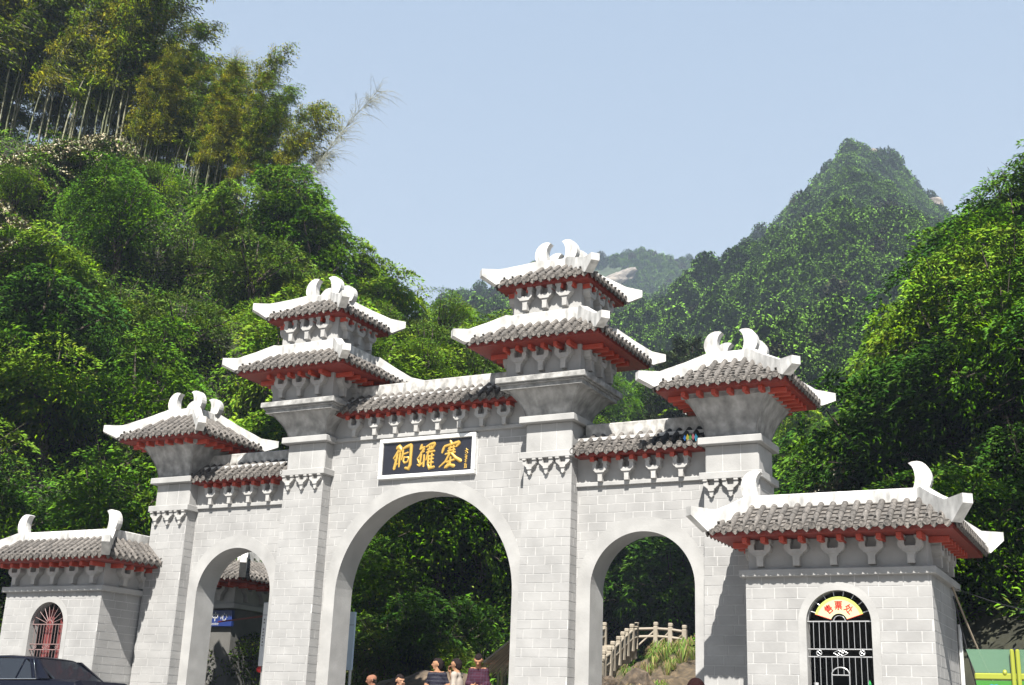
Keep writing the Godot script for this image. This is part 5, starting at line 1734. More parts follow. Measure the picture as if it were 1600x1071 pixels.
# ---------------------------------------------------------------- people: capsules joined by a smooth minimum, meshed as surface nets
func nets(mb: MB, bones: Array, cell: float, k: float, paint: Callable) -> void:   # bones: [a, b, ra, rb]
	var lo := Vector3.ONE * 1e9
	var hi := -lo
	for b in bones:
		var r := maxf(b[2], b[3]) + cell * 3.0
		for e in 2:
			lo = lo.min(b[e] - Vector3.ONE * r)
			hi = hi.max(b[e] + Vector3.ONE * r)
	var nx := int((hi.x - lo.x) / cell) + 2
	var ny := int((hi.y - lo.y) / cell) + 2
	var nz := int((hi.z - lo.z) / cell) + 2
	var f := PackedFloat32Array()
	f.resize(nx * ny * nz)
	f.fill(1.0)
	for b in bones:
		var a: Vector3 = b[0]
		var ab: Vector3 = b[1] - a
		var l2 := maxf(ab.length_squared(), 1e-9)
		var ra: float = b[2]
		var rb: float = b[3]
		var m := maxf(ra, rb) + k + cell * 2.0
		var p0: Vector3 = (a.min(b[1]) - Vector3.ONE * m - lo) / cell
		var p1: Vector3 = (a.max(b[1]) + Vector3.ONE * m - lo) / cell
		for z in range(maxi(0, int(p0.z)), mini(nz, int(p1.z) + 2)):
			for y in range(maxi(0, int(p0.y)), mini(ny, int(p1.y) + 2)):
				var i0 := (z * ny + y) * nx
				for x in range(maxi(0, int(p0.x)), mini(nx, int(p1.x) + 2)):
					var p := lo + Vector3(x, y, z) * cell
					var t := clampf((p - a).dot(ab) / l2, 0.0, 1.0)
					var d := (p - a - ab * t).length() - lerpf(ra, rb, t)
					var o := f[i0 + x]
					var h := maxf(k - absf(o - d), 0.0) / k
					f[i0 + x] = minf(o, d) - h * h * k * 0.25
	var at := {}
	var sx := 1
	var sy := nx
	var sz := nx * ny
	var corner := [0, sx, sy, sx + sy, sz, sx + sz, sy + sz, sx + sy + sz]
	var edges := [[0, 1], [2, 3], [4, 5], [6, 7], [0, 2], [1, 3], [4, 6], [5, 7], [0, 4], [1, 5], [2, 6], [3, 7]]
	for z in nz - 1:
		for y in ny - 1:
			for x in nx - 1:
				var i := x + y * sy + z * sz
				var n := 0
				for c in corner:
					if f[i + c] < 0.0:
						n += 1
				if n == 0 or n == 8:
					continue
				var s := Vector3()
				var cnt := 0
				for e in edges:
					var u := f[i + corner[e[0]]]
					var v := f[i + corner[e[1]]]
					if (u < 0.0) != (v < 0.0):
						var t := u / (u - v)
						var ca := Vector3(e[0] & 1, (e[0] >> 1) & 1, (e[0] >> 2) & 1)
						var cb := Vector3(e[1] & 1, (e[1] >> 1) & 1, (e[1] >> 2) & 1)
						s += ca.lerp(cb, t)
						cnt += 1
				var g := Vector3(f[i + sx] - f[i], f[i + sy] - f[i], f[i + sz] - f[i]) + Vector3(f[i + 7 * 0 + sx + sy + sz] - f[i + sy + sz], f[i + sx + sy + sz] - f[i + sx + sz], f[i + sx + sy + sz] - f[i + sx + sy])
				at[i] = [lo + (Vector3(x, y, z) + s / cnt) * cell, g.normalized()]
	var axes := [[sx, sy, sz], [sy, sz, sx], [sz, sx, sy]]
	for i in at:
		for ax in axes:
			var a: int = ax[0]
			var b: int = ax[1]
			var c: int = ax[2]
			var u := f[i]
			var v := f[i + a]
			if (u < 0.0) == (v < 0.0) or not (at.has(i - b) and at.has(i - c) and at.has(i - b - c)):
				continue
			var q: Array = [at[i], at[i - b], at[i - b - c], at[i - c]]
			if v < 0.0:
				q.reverse()
			for t in [[0, 1, 2], [0, 2, 3]]:
				var o: Array = [q[t[0]], q[t[1]], q[t[2]]]
				mb.v.push_back(o[0][0]); mb.v.push_back(o[2][0]); mb.v.push_back(o[1][0])
				mb.n.push_back(o[0][1]); mb.n.push_back(o[2][1]); mb.n.push_back(o[1][1])
				for w in [0, 2, 1]:
					mb.c.push_back(paint.call(o[w][0]))

func hand_bones(w: Vector3, d: Vector3, palm: Vector3, s: float, curl: float) -> Array:   # wrist, direction, palm normal, side of the thumb
	var side := d.cross(palm).normalized() * s
	var out := [[w, w + d * 0.03, 0.026, 0.028]]
	for i in 4:
		var k := (i - 1.5) * 0.019
		var b := w + d * 0.08 + side * k
		var L: float = [0.036, 0.042, 0.039, 0.030][i]
		out.append([w + d * 0.03 + side * k * 0.8, b, 0.014, 0.0115])
		var p := b
		var dd := d
		for j in 3:
			dd = (dd + palm * curl).normalized()
			var e: Vector3 = p + dd * L * [1.0, 0.7, 0.55][j]
			out.append([p, e, 0.0095 - 0.0008 * j, 0.009 - 0.0008 * j])
			p = e
	var tb := w + d * 0.025 - side * 0.026
	var t1 := tb + (d * 0.6 - side * 0.75 + palm * 0.3).normalized() * 0.038
	out.append([tb, t1, 0.013, 0.011])
	out.append([t1, t1 + (d * 0.85 - side * 0.15 + palm * 0.4).normalized() * 0.03, 0.0105, 0.009])
	return out

# pose: joint positions in the person's own frame (facing +z, feet at y = 0); look: colours
func person(called_label: String, at: Vector3, turn: float, J: Dictionary, look: Dictionary) -> Node3D:
	var t := thing("person", at, turn)
	tag(t, called_label, "person")
	var skin: Color = look.skin
	var shirt: Color = look.shirt
	var pants: Color = look.pants
	var neck: Vector3 = J.neck
	var hip: Vector3 = J.hip
	var head: Vector3 = J.head
	var up := (neck - hip).normalized()
	var sr := 0.145
	var rs: Vector3 = neck + J.sd * sr - up * 0.05
	var ls: Vector3 = neck - J.sd * sr - up * 0.05
	var body := [[hip + J.sd * 0.05, neck - up * 0.20 + J.sd * 0.055, 0.115, 0.115], [hip - J.sd * 0.05, neck - up * 0.20 - J.sd * 0.055, 0.115, 0.115], [neck - up * 0.24, neck - up * 0.06, 0.13, 0.085], [rs, ls, 0.066, 0.066], [neck - up * 0.06, head - up * 0.04, 0.06, 0.055],
		[rs, J.re, 0.062, 0.046], [J.re, J.rw, 0.044, 0.03], [ls, J.le, 0.062, 0.046], [J.le, J.lw, 0.044, 0.03],
		[hip + J.sd * 0.09, J.rk, 0.10, 0.068], [J.rk, J.rf, 0.066, 0.045], [hip - J.sd * 0.09, J.lk, 0.10, 0.068], [J.lk, J.lf, 0.066, 0.045],
		[J.rf + Vector3(0, -0.01, -0.03), J.rf + Vector3(0, -0.035, 0.15), 0.045, 0.036], [J.lf + Vector3(0, -0.01, -0.03), J.lf + Vector3(0, -0.035, 0.15), 0.045, 0.036]]
	var stripes: bool = look.get("stripes", false)
	var checks: bool = look.get("checks", false)
	var longs: bool = look.get("long", false)
	var mb := MB.new()
	mb.colored = true
	var paint := func(p: Vector3) -> Color:
		if minf(p.distance_to(J.rf), p.distance_to(J.lf)) < 0.19 and p.y < maxf(J.rf.y, J.lf.y) + 0.03:
			return Color(0.02, 0.018, 0.016)
		var onarm := INF
		for e in [[rs, J.re, J.rw], [ls, J.le, J.lw]]:
			var q1 := Geometry3D.get_closest_point_to_segment(p, e[1], e[2])
			if p.distance_to(q1) < 0.062 and (e[1].distance_to(q1) > (0.22 if longs else -0.02)):
				return skin
		var h := (p - hip).dot(up)
		if (p - neck).dot(up) > 0.005 and p.distance_to(neck) < 0.16:
			return skin
		if h < 0.0 or p.y < hip.y - 0.06:
			return pants
		if stripes and fposmod(h, 0.075) < 0.018:
			return Color(0.035, 0.035, 0.042)
		if checks and (fposmod(h, 0.06) < 0.016 or fposmod(p.x, 0.06) < 0.016):
			return shirt * 0.5 + Color(0.02, 0.017, 0.026)
		return shirt
	nets(mb, body, 0.019, 0.045, paint)
	# head
	var hf: Vector3 = J.face        # the way it looks
	var hs := hf.cross(Vector3.UP).normalized()
	var hu := hs.cross(hf).normalized()
	var c := head + hu * 0.09
	var hb := [[c + hf * 0.02 + hu * 0.02, c - hf * 0.035 + hu * 0.02, 0.083, 0.083], [c + hf * 0.045 - hu * 0.03, c + hf * 0.05 - hu * 0.085, 0.06, 0.038], [c - hu * 0.05 - hf * 0.01, c - hu * 0.15 - hf * 0.02, 0.055, 0.055],
		[c + hf * 0.095 + hu * 0.01, c + hf * 0.118 - hu * 0.022, 0.009, 0.015], [c + hs * 0.082 - hf * 0.01 + hu * 0.01, c + hs * 0.086 - hf * 0.012 - hu * 0.03, 0.015, 0.011], [c - hs * 0.082 - hf * 0.01 + hu * 0.01, c - hs * 0.086 - hf * 0.012 - hu * 0.03, 0.015, 0.011],
		[c + hf * 0.088 + hu * 0.028 - hs * 0.035, c + hf * 0.088 + hu * 0.028 + hs * 0.035, 0.014, 0.014], [c + hf * 0.092 - hu * 0.055 - hs * 0.014, c + hf * 0.092 - hu * 0.055 + hs * 0.014, 0.009, 0.009]]
	nets(mb, hb, 0.009, 0.02, func(p: Vector3) -> Color:
		if p.distance_to(c + hf * 0.1 - hu * 0.055) < 0.024:
			return Color(skin.r * 0.85, skin.g * 0.55, skin.b * 0.5)
		return skin)
	for e in [[J.rw, J.re, 1.0], [J.lw, J.le, -1.0]]:
		var d: Vector3 = (e[0] - e[1]).normalized()
		var pn: Vector3 = J.get("palm", Vector3(0, 0, 1))
		pn = (pn - d * pn.dot(d)).normalized()
		nets(mb, hand_bones(e[0], d, pn, e[2], 0.45), 0.007, 0.01, func(_p: Vector3) -> Color: return skin)
	var cm := StandardMaterial3D.new()
	cm.vertex_color_use_as_albedo = true
	cm.roughness = 0.85
	cm.metallic_specular = 0.2
	put("body", mb.mesh(), cm, t)
	var em := MB.new()
	for s in [-1, 1]:
		em.ball(c + hf * 0.094 + hs * 0.032 * s + hu * 0.012, Vector3(0.013, 0.008, 0.011), 5, 7)
	put("eyes", em.mesh(), M.dark, t)
	var hm := MB.new()
	hm.colored = true
	var hc: Color = look.hair
	var bald: bool = look.get("bald", false)
	var hairb := [[c - hf * 0.03 + hu * 0.035, c - hf * 0.055 - hu * 0.03, 0.086, 0.07], [c + hs * 0.05 - hf * 0.03 + hu * 0.01, c + hs * 0.05 - hf * 0.03 - hu * 0.03, 0.045, 0.03], [c - hs * 0.05 - hf * 0.03 + hu * 0.01, c - hs * 0.05 - hf * 0.03 - hu * 0.03, 0.045, 0.03]]
	if not bald:
		hairb.append([c - hf * 0.045 + hu * 0.0, c - hf * 0.05 - hu * 0.06, 0.088, 0.066])
		hairb.append([c + hf * 0.032 + hu * 0.062, c - hf * 0.03 + hu * 0.06, 0.066, 0.072])
	else:
		hairb = [[c - hf * 0.05 - hu * 0.02, c - hf * 0.06 - hu * 0.05, 0.068, 0.05], [c + hs * 0.055 - hf * 0.03 - hu * 0.01, c + hs * 0.05 - hf * 0.03 - hu * 0.03, 0.04, 0.03], [c - hs * 0.055 - hf * 0.03 - hu * 0.01, c - hs * 0.05 - hf * 0.03 - hu * 0.03, 0.04, 0.03]]
	nets(hm, hairb, 0.01, 0.02, func(_p: Vector3) -> Color: return hc)
	put("hair", hm.mesh(), cm, t)
	return t

func stand(h: float) -> Dictionary:
	var k := h / 1.72
	return {"hip": Vector3(0, 0.93, 0) * k, "neck": Vector3(0, 1.44, 0.01) * k, "head": Vector3(0, 1.52, 0.03) * k, "face": Vector3(0, 0, 1), "sd": Vector3(-1, 0, 0), "re": Vector3(-0.205, 1.13, 0.0) * k, "rw": Vector3(-0.215, 0.88, 0.08) * k, "le": Vector3(0.205, 1.13, 0.0) * k, "lw": Vector3(0.215, 0.88, 0.08) * k,
		"rk": Vector3(-0.10, 0.49, 0.02) * k, "rf": Vector3(-0.11, 0.08, 0) * k, "lk": Vector3(0.10, 0.49, 0.02) * k, "lf": Vector3(0.11, 0.08, 0) * k}

func build_people() -> void:
	var sk := Color(0.25, 0.135, 0.08)
	var blk := Color(0.012, 0.010, 0.010)
	# man in a plaid shirt looking down at his camera
	var j := stand(1.73)
	j.face = Vector3(0.05, -0.5, 0.86).normalized()
	j.head += Vector3(0, 0.0, 0.02)
	j.re = Vector3(-0.215, 1.14, 0.02)
	j.rw = Vector3(-0.07, 1.10, 0.24)
	j.le = Vector3(0.215, 1.14, 0.02)
	j.lw = Vector3(0.08, 1.08, 0.24)
	j.palm = Vector3(0, 0.3, 1)
	var at := Vector3(0.92, 0, -1.0)
	var p := person("man in a plum plaid shirt looking down at the camera in his hands", at, 0.35, j, {"skin": Color(0.30, 0.155, 0.09), "shirt": Color(0.034, 0.008, 0.016), "pants": Color(0.03, 0.035, 0.05), "hair": blk, "checks": true, "long": true})
	var cmr := thing("camera", at + Basis(Vector3.UP, 0.35) * Vector3(0.0, 1.06, 0.33), 0.35)
	tag(cmr, "black photo camera in the hands of the plaid-shirted man", "camera")
	box_thing("camera_body", Vector3(-0.065, -0.04, -0.03), Vector3(0.065, 0.04, 0.03), M.black, cmr)
	var ln := put("lens", lathe([[0.0, 0.0], [0.034, 0.0], [0.034, 0.06], [0.026, 0.06], [0.0, 0.05]]), M.black, cmr)
	ln.rotation.x = PI / 2
	ln.position = Vector3(0, 0, 0.03)
	# man in a beige shirt, hand at his mouth, side on
	j = stand(1.62)
	j.face = Vector3(0, -0.1, 1).normalized()
	j.re = Vector3(-0.20, 1.10, 0.14)
	j.rw = Vector3(-0.09, 1.36, 0.20)
	j.palm = Vector3(0.3, 0, -1)
	person("man in a beige shirt with one hand at his mouth", Vector3(0.42, 0, -1.0), -1.45, j, {"skin": sk, "shirt": Color(0.27, 0.235, 0.20), "pants": Color(0.06, 0.055, 0.05), "hair": blk})
	# man in a striped dark shirt
	j = stand(1.62)
	j.re = Vector3(-0.25, 1.10, -0.02)
	j.rw = Vector3(-0.16, 0.95, 0.12)
	j.le = Vector3(0.25, 1.10, -0.02)
	j.lw = Vector3(0.16, 0.95, 0.12)
	j.face = Vector3(-0.9, 0.05, 0.45).normalized()
	person("man in a black striped polo shirt with hands on his hips", Vector3(-0.06, 0, -1.0), 0.1, j, {"skin": sk, "shirt": Color(0.014, 0.014, 0.02), "pants": Color(0.05, 0.05, 0.055), "hair": blk, "stripes": true})
	# two seated people on a stone block
	var blkst := tag(box_thing(numbered("stone_block"), Vector3(-0.75, 0, -0.25), Vector3(0.6, 0.45, 0.25), M.carved, self, 0.03), "low stone block on which two people sit in the middle arch", "stone block")
	blkst.position = Vector3(-1.45, 0, -1.1)
	for k in 2:
		var s := {"hip": Vector3(0, 0.55, -0.02), "neck": Vector3(0, 1.02, 0.10), "head": Vector3(0, 1.09, 0.13), "face": Vector3(0, -0.2, 1).normalized(), "sd": Vector3(-1, 0, 0), "re": Vector3(-0.21, 0.78, 0.18), "rw": Vector3(-0.12, 0.66, 0.38), "le": Vector3(0.21, 0.78, 0.18), "lw": Vector3(0.12, 0.66, 0.38),
			"rk": Vector3(-0.12, 0.50, 0.44), "rf": Vector3(-0.12, 0.08, 0.42), "lk": Vector3(0.12, 0.50, 0.44), "lf": Vector3(0.12, 0.08, 0.42)}
		if k == 1:
			s.re = Vector3(-0.22, 0.84, 0.22)
			s.rw = Vector3(-0.10, 1.02, 0.30)
		person(["balding man in a pale blue shirt seated with his head turned away", "seated person in a pink top with one hand raised to the face"][k], Vector3(-1.56 + 0.46 * k, 0, -1.05), [-0.9, 1.1][k], s, {"skin": [Color(0.18, 0.09, 0.055), Color(0.28, 0.16, 0.105)][k], "shirt": [Color(0.19, 0.26, 0.38), Color(0.36, 0.24, 0.21)][k], "pants": Color(0.04, 0.04, 0.05), "hair": [Color(0.03, 0.025, 0.02), blk][k], "bald": k == 0})
	# someone nearer, only the dark hair shows at the frame's edge
	j = stand(1.38 + 0.0)
	j.face = Vector3(0.3, -0.2, 1).normalized()
	person("dark-haired person whose head shows before the outer right pillar", Vector3(9.43, -0.60, 10.0), 2.8, j, {"skin": sk, "shirt": Color(0.30, 0.05, 0.05), "pants": Color(0.04, 0.04, 0.05), "hair": Color(0.012, 0.007, 0.006)})

# ---------------------------------------------------------------- vehicles
func loft(mb: MB, secs: Array) -> void:   # sections: arrays of the same number of points, closed round
	for i in secs.size() - 1:
		var n: int = secs[i].size()
		for k in n:
			var l := (k + 1) % n
			mb.quad(secs[i][k], secs[i][l], secs[i + 1][l], secs[i + 1][k])
	for e in [0, secs.size() - 1]:
		var s: Array = secs[e]
		for k in range(1, s.size() - 1):
			if e == 0:
				mb.tri(s[0], s[k + 1], s[k])
			else:
				mb.tri(s[0], s[k], s[k + 1])

func build_car() -> void:
	# own frame: rear towards +x, near side towards +z
	var t := thing("sedan_car", Vector3(-6.85, -0.12, 4.0), 0.06)
	tag(t, "dark navy saloon car parked before the left booth, its rear to the right", "car")
	var paint := mat(lin(0.003, 0.0035, 0.008), 0.32)
	paint.metallic_specular = 0.3
	var glass := mat(lin(0.012, 0.014, 0.018), 0.06)
	var chrome := mat(lin(0.6, 0.6, 0.6), 0.15)
	chrome.metallic = 1.0
	var secs := []
	for e in [[-2.35, 0.70, 0.30, 0.62], [-2.28, 0.80, 0.24, 0.72], [-1.6, 0.87, 0.22, 0.86], [-0.9, 0.89, 0.22, 0.92], [0.0, 0.90, 0.22, 0.94], [1.0, 0.90, 0.22, 0.955], [1.7, 0.88, 0.24, 0.965], [2.25, 0.82, 0.28, 0.955], [2.36, 0.76, 0.34, 0.80]]:
		var x: float = e[0]
		var w: float = e[1]
		secs.append([Vector3(x, e[2], w * 0.9), Vector3(x, e[2], -w * 0.9), Vector3(x, lerpf(e[2], e[3], 0.35), -w), Vector3(x, lerpf(e[2], e[3], 0.75), -w * 0.985), Vector3(x, e[3] - 0.02, -w * 0.91), Vector3(x, e[3] + 0.015, -w * 0.75), Vector3(x, e[3] + 0.02, w * 0.75), Vector3(x, e[3] - 0.02, w * 0.91), Vector3(x, lerpf(e[2], e[3], 0.75), w * 0.985), Vector3(x, lerpf(e[2], e[3], 0.35), w)])
	var body := MB.new()
	loft(body, secs)
	put("body", body.mesh(), paint, t)
	# greenhouse: roof, pillars and panes
	var A := [-1.02, 0.93, 0.74]
	var roof := MB.new()
	var rs := []
	for e in [[-0.42, 1.36, 0.56], [-0.2, 1.40, 0.58], [0.3, 1.42, 0.59], [0.75, 1.405, 0.58], [1.0, 1.375, 0.56]]:
		rs.append([Vector3(e[0], e[1] - 0.05, e[2] + 0.02), Vector3(e[0], e[1] - 0.05, -e[2] - 0.02), Vector3(e[0], e[1] - 0.02, -e[2]), Vector3(e[0], e[1], -e[2] * 0.8), Vector3(e[0], e[1] + 0.008, 0), Vector3(e[0], e[1], e[2] * 0.8), Vector3(e[0], e[1] - 0.02, e[2])])
	loft(roof, rs)
	put("roof", roof.mesh(), paint, t)
	var ws := MB.new()
	ws.hexa([Vector3(-1.15, 0.93, 0.70), Vector3(-1.10, 0.93, 0.70), Vector3(-1.10, 0.93, -0.70), Vector3(-1.15, 0.93, -0.70), Vector3(-0.42, 1.34, 0.54), Vector3(-0.37, 1.34, 0.54), Vector3(-0.37, 1.34, -0.54), Vector3(-0.42, 1.34, -0.54)])
	put("windscreen", ws.mesh(), glass, t)
	var rw := MB.new()
	rw.hexa([Vector3(1.62, 0.97, 0.64), Vector3(1.68, 0.97, 0.64), Vector3(1.68, 0.97, -0.64), Vector3(1.62, 0.97, -0.64), Vector3(0.96, 1.35, 0.52), Vector3(1.02, 1.355, 0.52), Vector3(1.02, 1.355, -0.52), Vector3(0.96, 1.35, -0.52)])
	put("rear_window", rw.mesh(), glass, t)
	for s in [1.0, -1.0]:
		var pts := [[Vector2(-0.98, 0.95), Vector2(0.0, 0.955), Vector2(0.0, 1.345), Vector2(-0.42, 1.335)], [Vector2(0.06, 0.955), Vector2(0.80, 0.965), Vector2(0.80, 1.35), Vector2(0.06, 1.35)], [Vector2(0.85, 0.97), Vector2(1.22, 0.975), Vector2(0.98, 1.27), Vector2(0.85, 1.33)]]
		for pane in pts:
			var mb := MB.new()
			for d in [0.0, 0.012]:
				var q := []
				for p in pane:
					q.append(Vector3(p.x, p.y, s * (lerpf(0.80, 0.595, (p.y - 0.94) / 0.42) + d)))
				if s > 0:
					mb.quad(q[0], q[1], q[2], q[3])
				else:
					mb.quad(q[3], q[2], q[1], q[0])
			put("side_window", mb.mesh(), glass, t)
		var pl := MB.new()
		for seg in [[Vector2(-1.10, 0.94), Vector2(-0.40, 1.37), 0.045], [Vector2(0.03, 0.94), Vector2(0.03, 1.37), 0.03], [Vector2(1.30, 0.97), Vector2(1.0, 1.33), 0.09], [Vector2(1.50, 0.985), Vector2(1.02, 1.35), 0.10], [Vector2(0.825, 0.96), Vector2(0.825, 1.36), 0.025]]:
			var a: Vector2 = seg[0]
			var b: Vector2 = seg[1]
			var w: float = seg[2]
			var f := func(p: Vector2, dx: float, dz: float) -> Vector3: return Vector3(p.x + dx, p.y, s * (lerpf(0.80, 0.595, (p.y - 0.94) / 0.42) - dz))
			if s > 0:
				pl.hexa([f.call(a, -w, 0.005), f.call(a, w, 0.005), f.call(a, w, 0.06), f.call(a, -w, 0.06), f.call(b, -w, 0.005), f.call(b, w, 0.005), f.call(b, w, 0.06), f.call(b, -w, 0.06)])
			else:
				pl.hexa([f.call(a, -w, 0.06), f.call(a, w, 0.06), f.call(a, w, 0.005), f.call(a, -w, 0.005), f.call(b, -w, 0.06), f.call(b, w, 0.06), f.call(b, w, 0.005), f.call(b, -w, 0.005)])
		put("pillars", pl.mesh(), paint, t)
		var tr := MB.new()
		tr.tube([Vector3(-1.05, 0.945, s * 0.825), Vector3(0.3, 0.95, s * 0.83), Vector3(1.34, 0.975, s * 0.805), Vector3(1.05, 1.32, s * 0.63)], [0.009, 0.009, 0.009, 0.007], 5)
		put("window_trim", tr.mesh(), chrome, t)
		var ta := box_thing("tail_light", Vector3(2.26, 0.66, s * 0.62 - 0.14), Vector3(2.385, 0.84, s * 0.62 + 0.14), mat(lin(0.30, 0.01, 0.01), 0.15), t, 0.03)
		for x in [-1.42, 1.36]:
			var wh := part("wheel", t)
			wh.position = Vector3(x, 0.31, s * 0.78)
			var ty := put("tyre", lathe([[0.19, -0.1], [0.30, -0.1], [0.315, -0.07], [0.315, 0.07], [0.30, 0.1], [0.19, 0.1], [0.19, -0.1]], 22), M.dark, wh)
			ty.rotation.x = PI / 2
			var ri := put("rim", lathe([[0.0, -0.05], [0.19, -0.08], [0.19, 0.08], [0.12, 0.05], [0.0, 0.06]], 22), chrome, wh)
			ri.rotation.x = PI / 2
	var bp := box_thing("rear_bumper", Vector3(2.2, 0.36, -0.78), Vector3(2.42, 0.56, 0.78), paint, t, 0.05)

func build_tricycle() -> void:
	var t := thing("passenger_tricycle", Vector3(12.0, -0.22, 6.0))
	tag(t, "green and yellow passenger tricycle with a clear plastic screen, right of the right booth", "tricycle")
	var green := mat(lin(0.035, 0.15, 0.02), 0.35)
	var yellow := mat(lin(0.20, 0.22, 0.022), 0.4)
	var film := mat(lin(0.10, 0.19, 0.12), 0.22)
	film.albedo_color.a = 0.6
	film.transparency = BaseMaterial3D.TRANSPARENCY_ALPHA
	film.cull_mode = BaseMaterial3D.CULL_DISABLED
	# front shell
	var sh := MB.new()
	var pl := PackedVector2Array([Vector2(-0.36, 0.45), Vector2(0.36, 0.45), Vector2(0.46, 1.27), Vector2(-0.46, 1.27)])
	sh.prism(pl, -0.03, 0.03)
	put("front_shell", sh.mesh(), green, t)
	var sc := MB.new()
	sc.prism(PackedVector2Array([Vector2(-0.46, 1.36), Vector2(0.50, 1.36), Vector2(0.58, 1.63), Vector2(-0.55, 1.63)]), -0.004, 0.004)
	put("clear_screen", sc.mesh(), film, t)
	var fr := MB.new()
	fr.bevel_box(Vector3(-0.47, 1.28, -0.035), Vector3(0.5, 1.355, 0.035), 0.012)
	put("cross_bar", fr.mesh(), yellow, t)
	for k in 2:
		var mb := MB.new()
		mb.bevel_box(Vector3(-0.055 + k * 0.06, 0.5, 0.032), Vector3(-0.008 + k * 0.06, 1.63, 0.07), 0.012)
		put("screen_post", mb.mesh(), yellow, t)
		var kn := MB.new()
		kn.ball(Vector3(-0.13 + k * 0.26, 1.36, 0.02), Vector3(0.028, 0.04, 0.028))
		put("knob", kn.mesh(), yellow, t)
	var tp := MB.new()
	tp.bevel_box(Vector3(-0.03, 1.60, 0.02), Vector3(0.03, 1.64, 0.06), 0.005)
	put("post_cap", tp.mesh(), M.black, t)
	var rn := RandomNumberGenerator.new()
	rn.seed = 8
	var fl := MB.new()
	for c in [Vector2(-0.26, 1.15), Vector2(0.30, 1.12)]:
		for k in 6:
			var a := TAU * k / 6
			var o: Vector2 = c + Vector2(cos(a), sin(a)) * 0.05
			fl.prism(arch_pts(o.x, o.y, 0.035, 0, TAU * 0.95, 10), 0.03, 0.034)
	put("flower_print", fl.mesh(), mat(lin(0.015, 0.15, 0.32), 0.5), t)
	# the rest of the machine, below the frame
	var bd := MB.new()
	bd.bevel_box(Vector3(-0.42, 0.35, -1.7), Vector3(0.42, 0.62, -0.04), 0.05)
	put("tub", bd.mesh(), green, t)
	box_thing("seat", Vector3(-0.38, 0.62, -1.5), Vector3(0.38, 0.75, -0.9), M.black, t, 0.04)
	for w in [Vector3(0, 0.26, 0.25), Vector3(-0.42, 0.26, -1.3), Vector3(0.42, 0.26, -1.3)]:
		var wh := put("wheel", lathe([[0.12, -0.05], [0.24, -0.05], [0.26, 0.0], [0.24, 0.05], [0.12, 0.05], [0.12, -0.05]], 20), M.dark, t)
		wh.rotation.z = PI / 2
		wh.position = w
	var hb := MB.new()
	hb.tube([Vector3(-0.33, 1.2, -0.25), Vector3(0, 1.12, -0.2), Vector3(0.33, 1.2, -0.25)], [0.015, 0.015, 0.015], 6)
	put("handlebar", hb.mesh(), M.steel, t)
	# a round mirror on a dark ring beside it
	var mi := part("mirror", t)
	var ring := MB.new()
	var rp := []
	var rr := []
	for k in 17:
		rp.append(Vector3(0.46 + cos(TAU * k / 16) * 0.14, 1.18 + sin(TAU * k / 16) * 0.14, 0.12))
		rr.append(0.022)
	ring.tube(rp, rr, 6)
	put("mirror_ring", ring.mesh(), mat(lin(0.05, 0.012, 0.012), 0.3), mi)
	var di := put("mirror_glass", lathe([[0.0, 0.0], [0.13, 0.0], [0.13, 0.012], [0.0, 0.016]], 20), M.steel, mi)
	di.rotation.x = PI / 2
	di.position = Vector3(0.46, 1.18, 0.11)

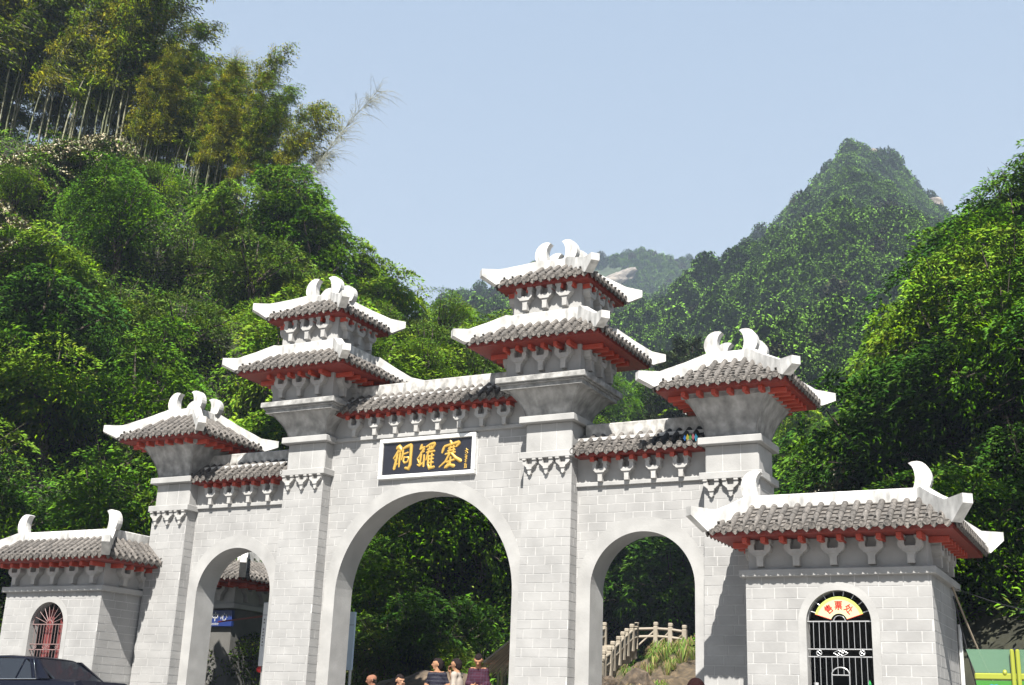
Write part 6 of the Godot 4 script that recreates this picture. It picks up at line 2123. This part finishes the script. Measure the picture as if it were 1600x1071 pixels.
func build_small() -> void:
	# scraps of prayer-flag cloth on the right wall roof
	var cols := [lin(0.05, 0.20, 0.55), lin(0.70, 0.55, 0.06), lin(0.10, 0.40, 0.12), lin(0.65, 0.20, 0.22), lin(0.06, 0.35, 0.50)]
	var t := thing("cloth_bunting", Vector3(6.02, 5.68, 0.36))
	tag(t, "scrap of blue, yellow and green cloth bunting on the right wall's roof", "bunting")
	t.scale = Vector3.ONE * 0.75
	for k in 5:
		var mb := MB.new()
		var x := -0.16 + k * 0.075
		mb.prism(PackedVector2Array([Vector2(x, 0.06 + 0.02 * (k % 2)), Vector2(x - 0.04, -0.03), Vector2(x + 0.005, -0.10 - 0.03 * ((k * 7) % 3)), Vector2(x + 0.055, -0.02)]), 0.012 * k * 0.3, 0.012 * k * 0.3 + 0.006)
		put("cloth_flag", mb.mesh(), mat(cols[k], 0.8), t)
	# cables sagging from the right booth's corner
	for k in 3:
		var a: Vector3 = [Vector3(10.43, 2.95, -0.3), Vector3(10.43, 2.9, -0.6), Vector3(10.43, 2.75, -0.5)][k]
		var b: Vector3 = [Vector3(11.0, 0.9, -2.0), Vector3(12.8, 2.9, -4.0), Vector3(10.8, 0.3, -1.8)][k]
		var ps := []
		var ra := []
		for i in 11:
			var u := i / 10.0
			ps.append(a.lerp(b, u) - Vector3(0, sin(PI * u) * [0.12, 0.25, 0.2][k], 0))
			ra.append([0.02, 0.008, 0.014][k])
		var mb := MB.new()
		mb.tube(ps, ra, 5)
		var o := put(numbered("cable"), mb.mesh(), [M.twig, M.dark, M.dark][k], self)
		tag(o, ["brown cable hanging from the right booth's back corner to the rocks", "thin black wire strung from the right booth towards the trees", "black cable sagging down the right booth's side wall"][k], "cable")
	# downpipe-like white strip at the back corner of the right booth
	var pp := MB.new()
	pp.tube([Vector3(10.44, 0, -0.86), Vector3(10.44, 2.3, -0.86)], [0.035, 0.035], 8)
	tag(put(numbered("drain_pipe"), pp.mesh(), M.signwhite, self), "white pipe down the back corner of the right booth", "pipe")
	# red lantern seen under the notice board
	var ln := thing("red_lantern", Vector3(-5.86, 1.42, -2.4))
	tag(ln, "small red paper lantern hanging low in the left arch", "lantern")
	var lb := MB.new()
	lb.ball(Vector3.ZERO, Vector3(0.09, 0.075, 0.09), 8, 12)
	put("shade", lb.mesh(), mat(lin(0.6, 0.02, 0.02), 0.6), ln)
	var lc := MB.new()
	lc.tube([Vector3(0, 0.07, 0), Vector3(0, 0.5, 0)], [0.006, 0.006], 4)
	put("cord", lc.mesh(), M.dark, ln)
	# bar from which it hangs
	var rb := MB.new()
	rb.tube([Vector3(-9.2, 2.75, -4.6), Vector3(-5.7, 2.7, -2.4), Vector3(-5.0, 2.72, -2.06)], [0.02, 0.02, 0.02], 5)
	tag(put(numbered("red_bar"), rb.mesh(), M.red, self), "thin red bar between the house and the notice board in the left arch", "bar")

func _ready() -> void:
	rng.seed = 4711
	# camera, sky, sun, exposure
	cam = Camera3D.new()
	cam.name = "view_camera"
	add_child(cam)
	cam.transform = Transform3D(Basis(Vector3(0.88775257, 0.03779742, -0.45876653), Vector3(0.10552915, 0.9533693, 0.28275532), Vector3(0.44806134, -0.29943001, 0.84236732)), Vector3(13.607, 0.3, 21.957))
	cam.fov = 31.163
	cam.near = 0.1
	cam.far = 4000.0
	cam.current = true
	var env := Environment.new()
	env.background_mode = Environment.BG_SKY
	var sm := ProceduralSkyMaterial.new()
	sm.sky_top_color = Color(0.665, 0.77, 0.905)
	sm.sky_horizon_color = Color(0.86, 0.905, 0.95)
	sm.sky_curve = 0.35
	sm.ground_bottom_color = Color(0.30, 0.30, 0.28)
	sm.ground_horizon_color = Color(0.62, 0.65, 0.66)
	sm.sun_angle_max = 18.0
	sm.sun_curve = 0.12
	sm.sky_energy_multiplier = 0.56
	env.sky = Sky.new()
	env.sky.sky_material = sm
	env.tonemap_mode = Environment.TONE_MAPPER_LINEAR
	env.tonemap_exposure = 3.2
	env.sdfgi_enabled = true
	env.ssao_enabled = true
	env.ssil_enabled = true
	env.fog_enabled = true
	env.fog_density = 0.00032
	env.fog_light_color = Color(0.80, 0.87, 0.95)
	var we := WorldEnvironment.new()
	we.name = "world_environment"
	we.environment = env
	add_child(we)
	var sun := DirectionalLight3D.new()
	sun.name = "sun"
	add_child(sun)
	sun.transform = Transform3D(Basis.looking_at(Vector3(-0.37, -1.28, -1.0).normalized(), Vector3.UP), Vector3(0, 50, 30))
	sun.light_energy = 1.6
	sun.light_color = Color(1.0, 0.982, 0.95)
	sun.light_angular_distance = 0.5
	sun.shadow_enabled = true
	make_materials()
	build_land()
	build_gate()
	build_booth(1.0, "right-hand stone booth with a fan-shaped red-lettered sign in its barred window")
	build_booth(-1.0, "left-hand stone booth behind the dark car, red curtains in its barred window")
	build_pavilion()
	build_boards()
	build_hut()
	build_stairs()
	build_car()
	build_tricycle()
	build_people()
	build_small()
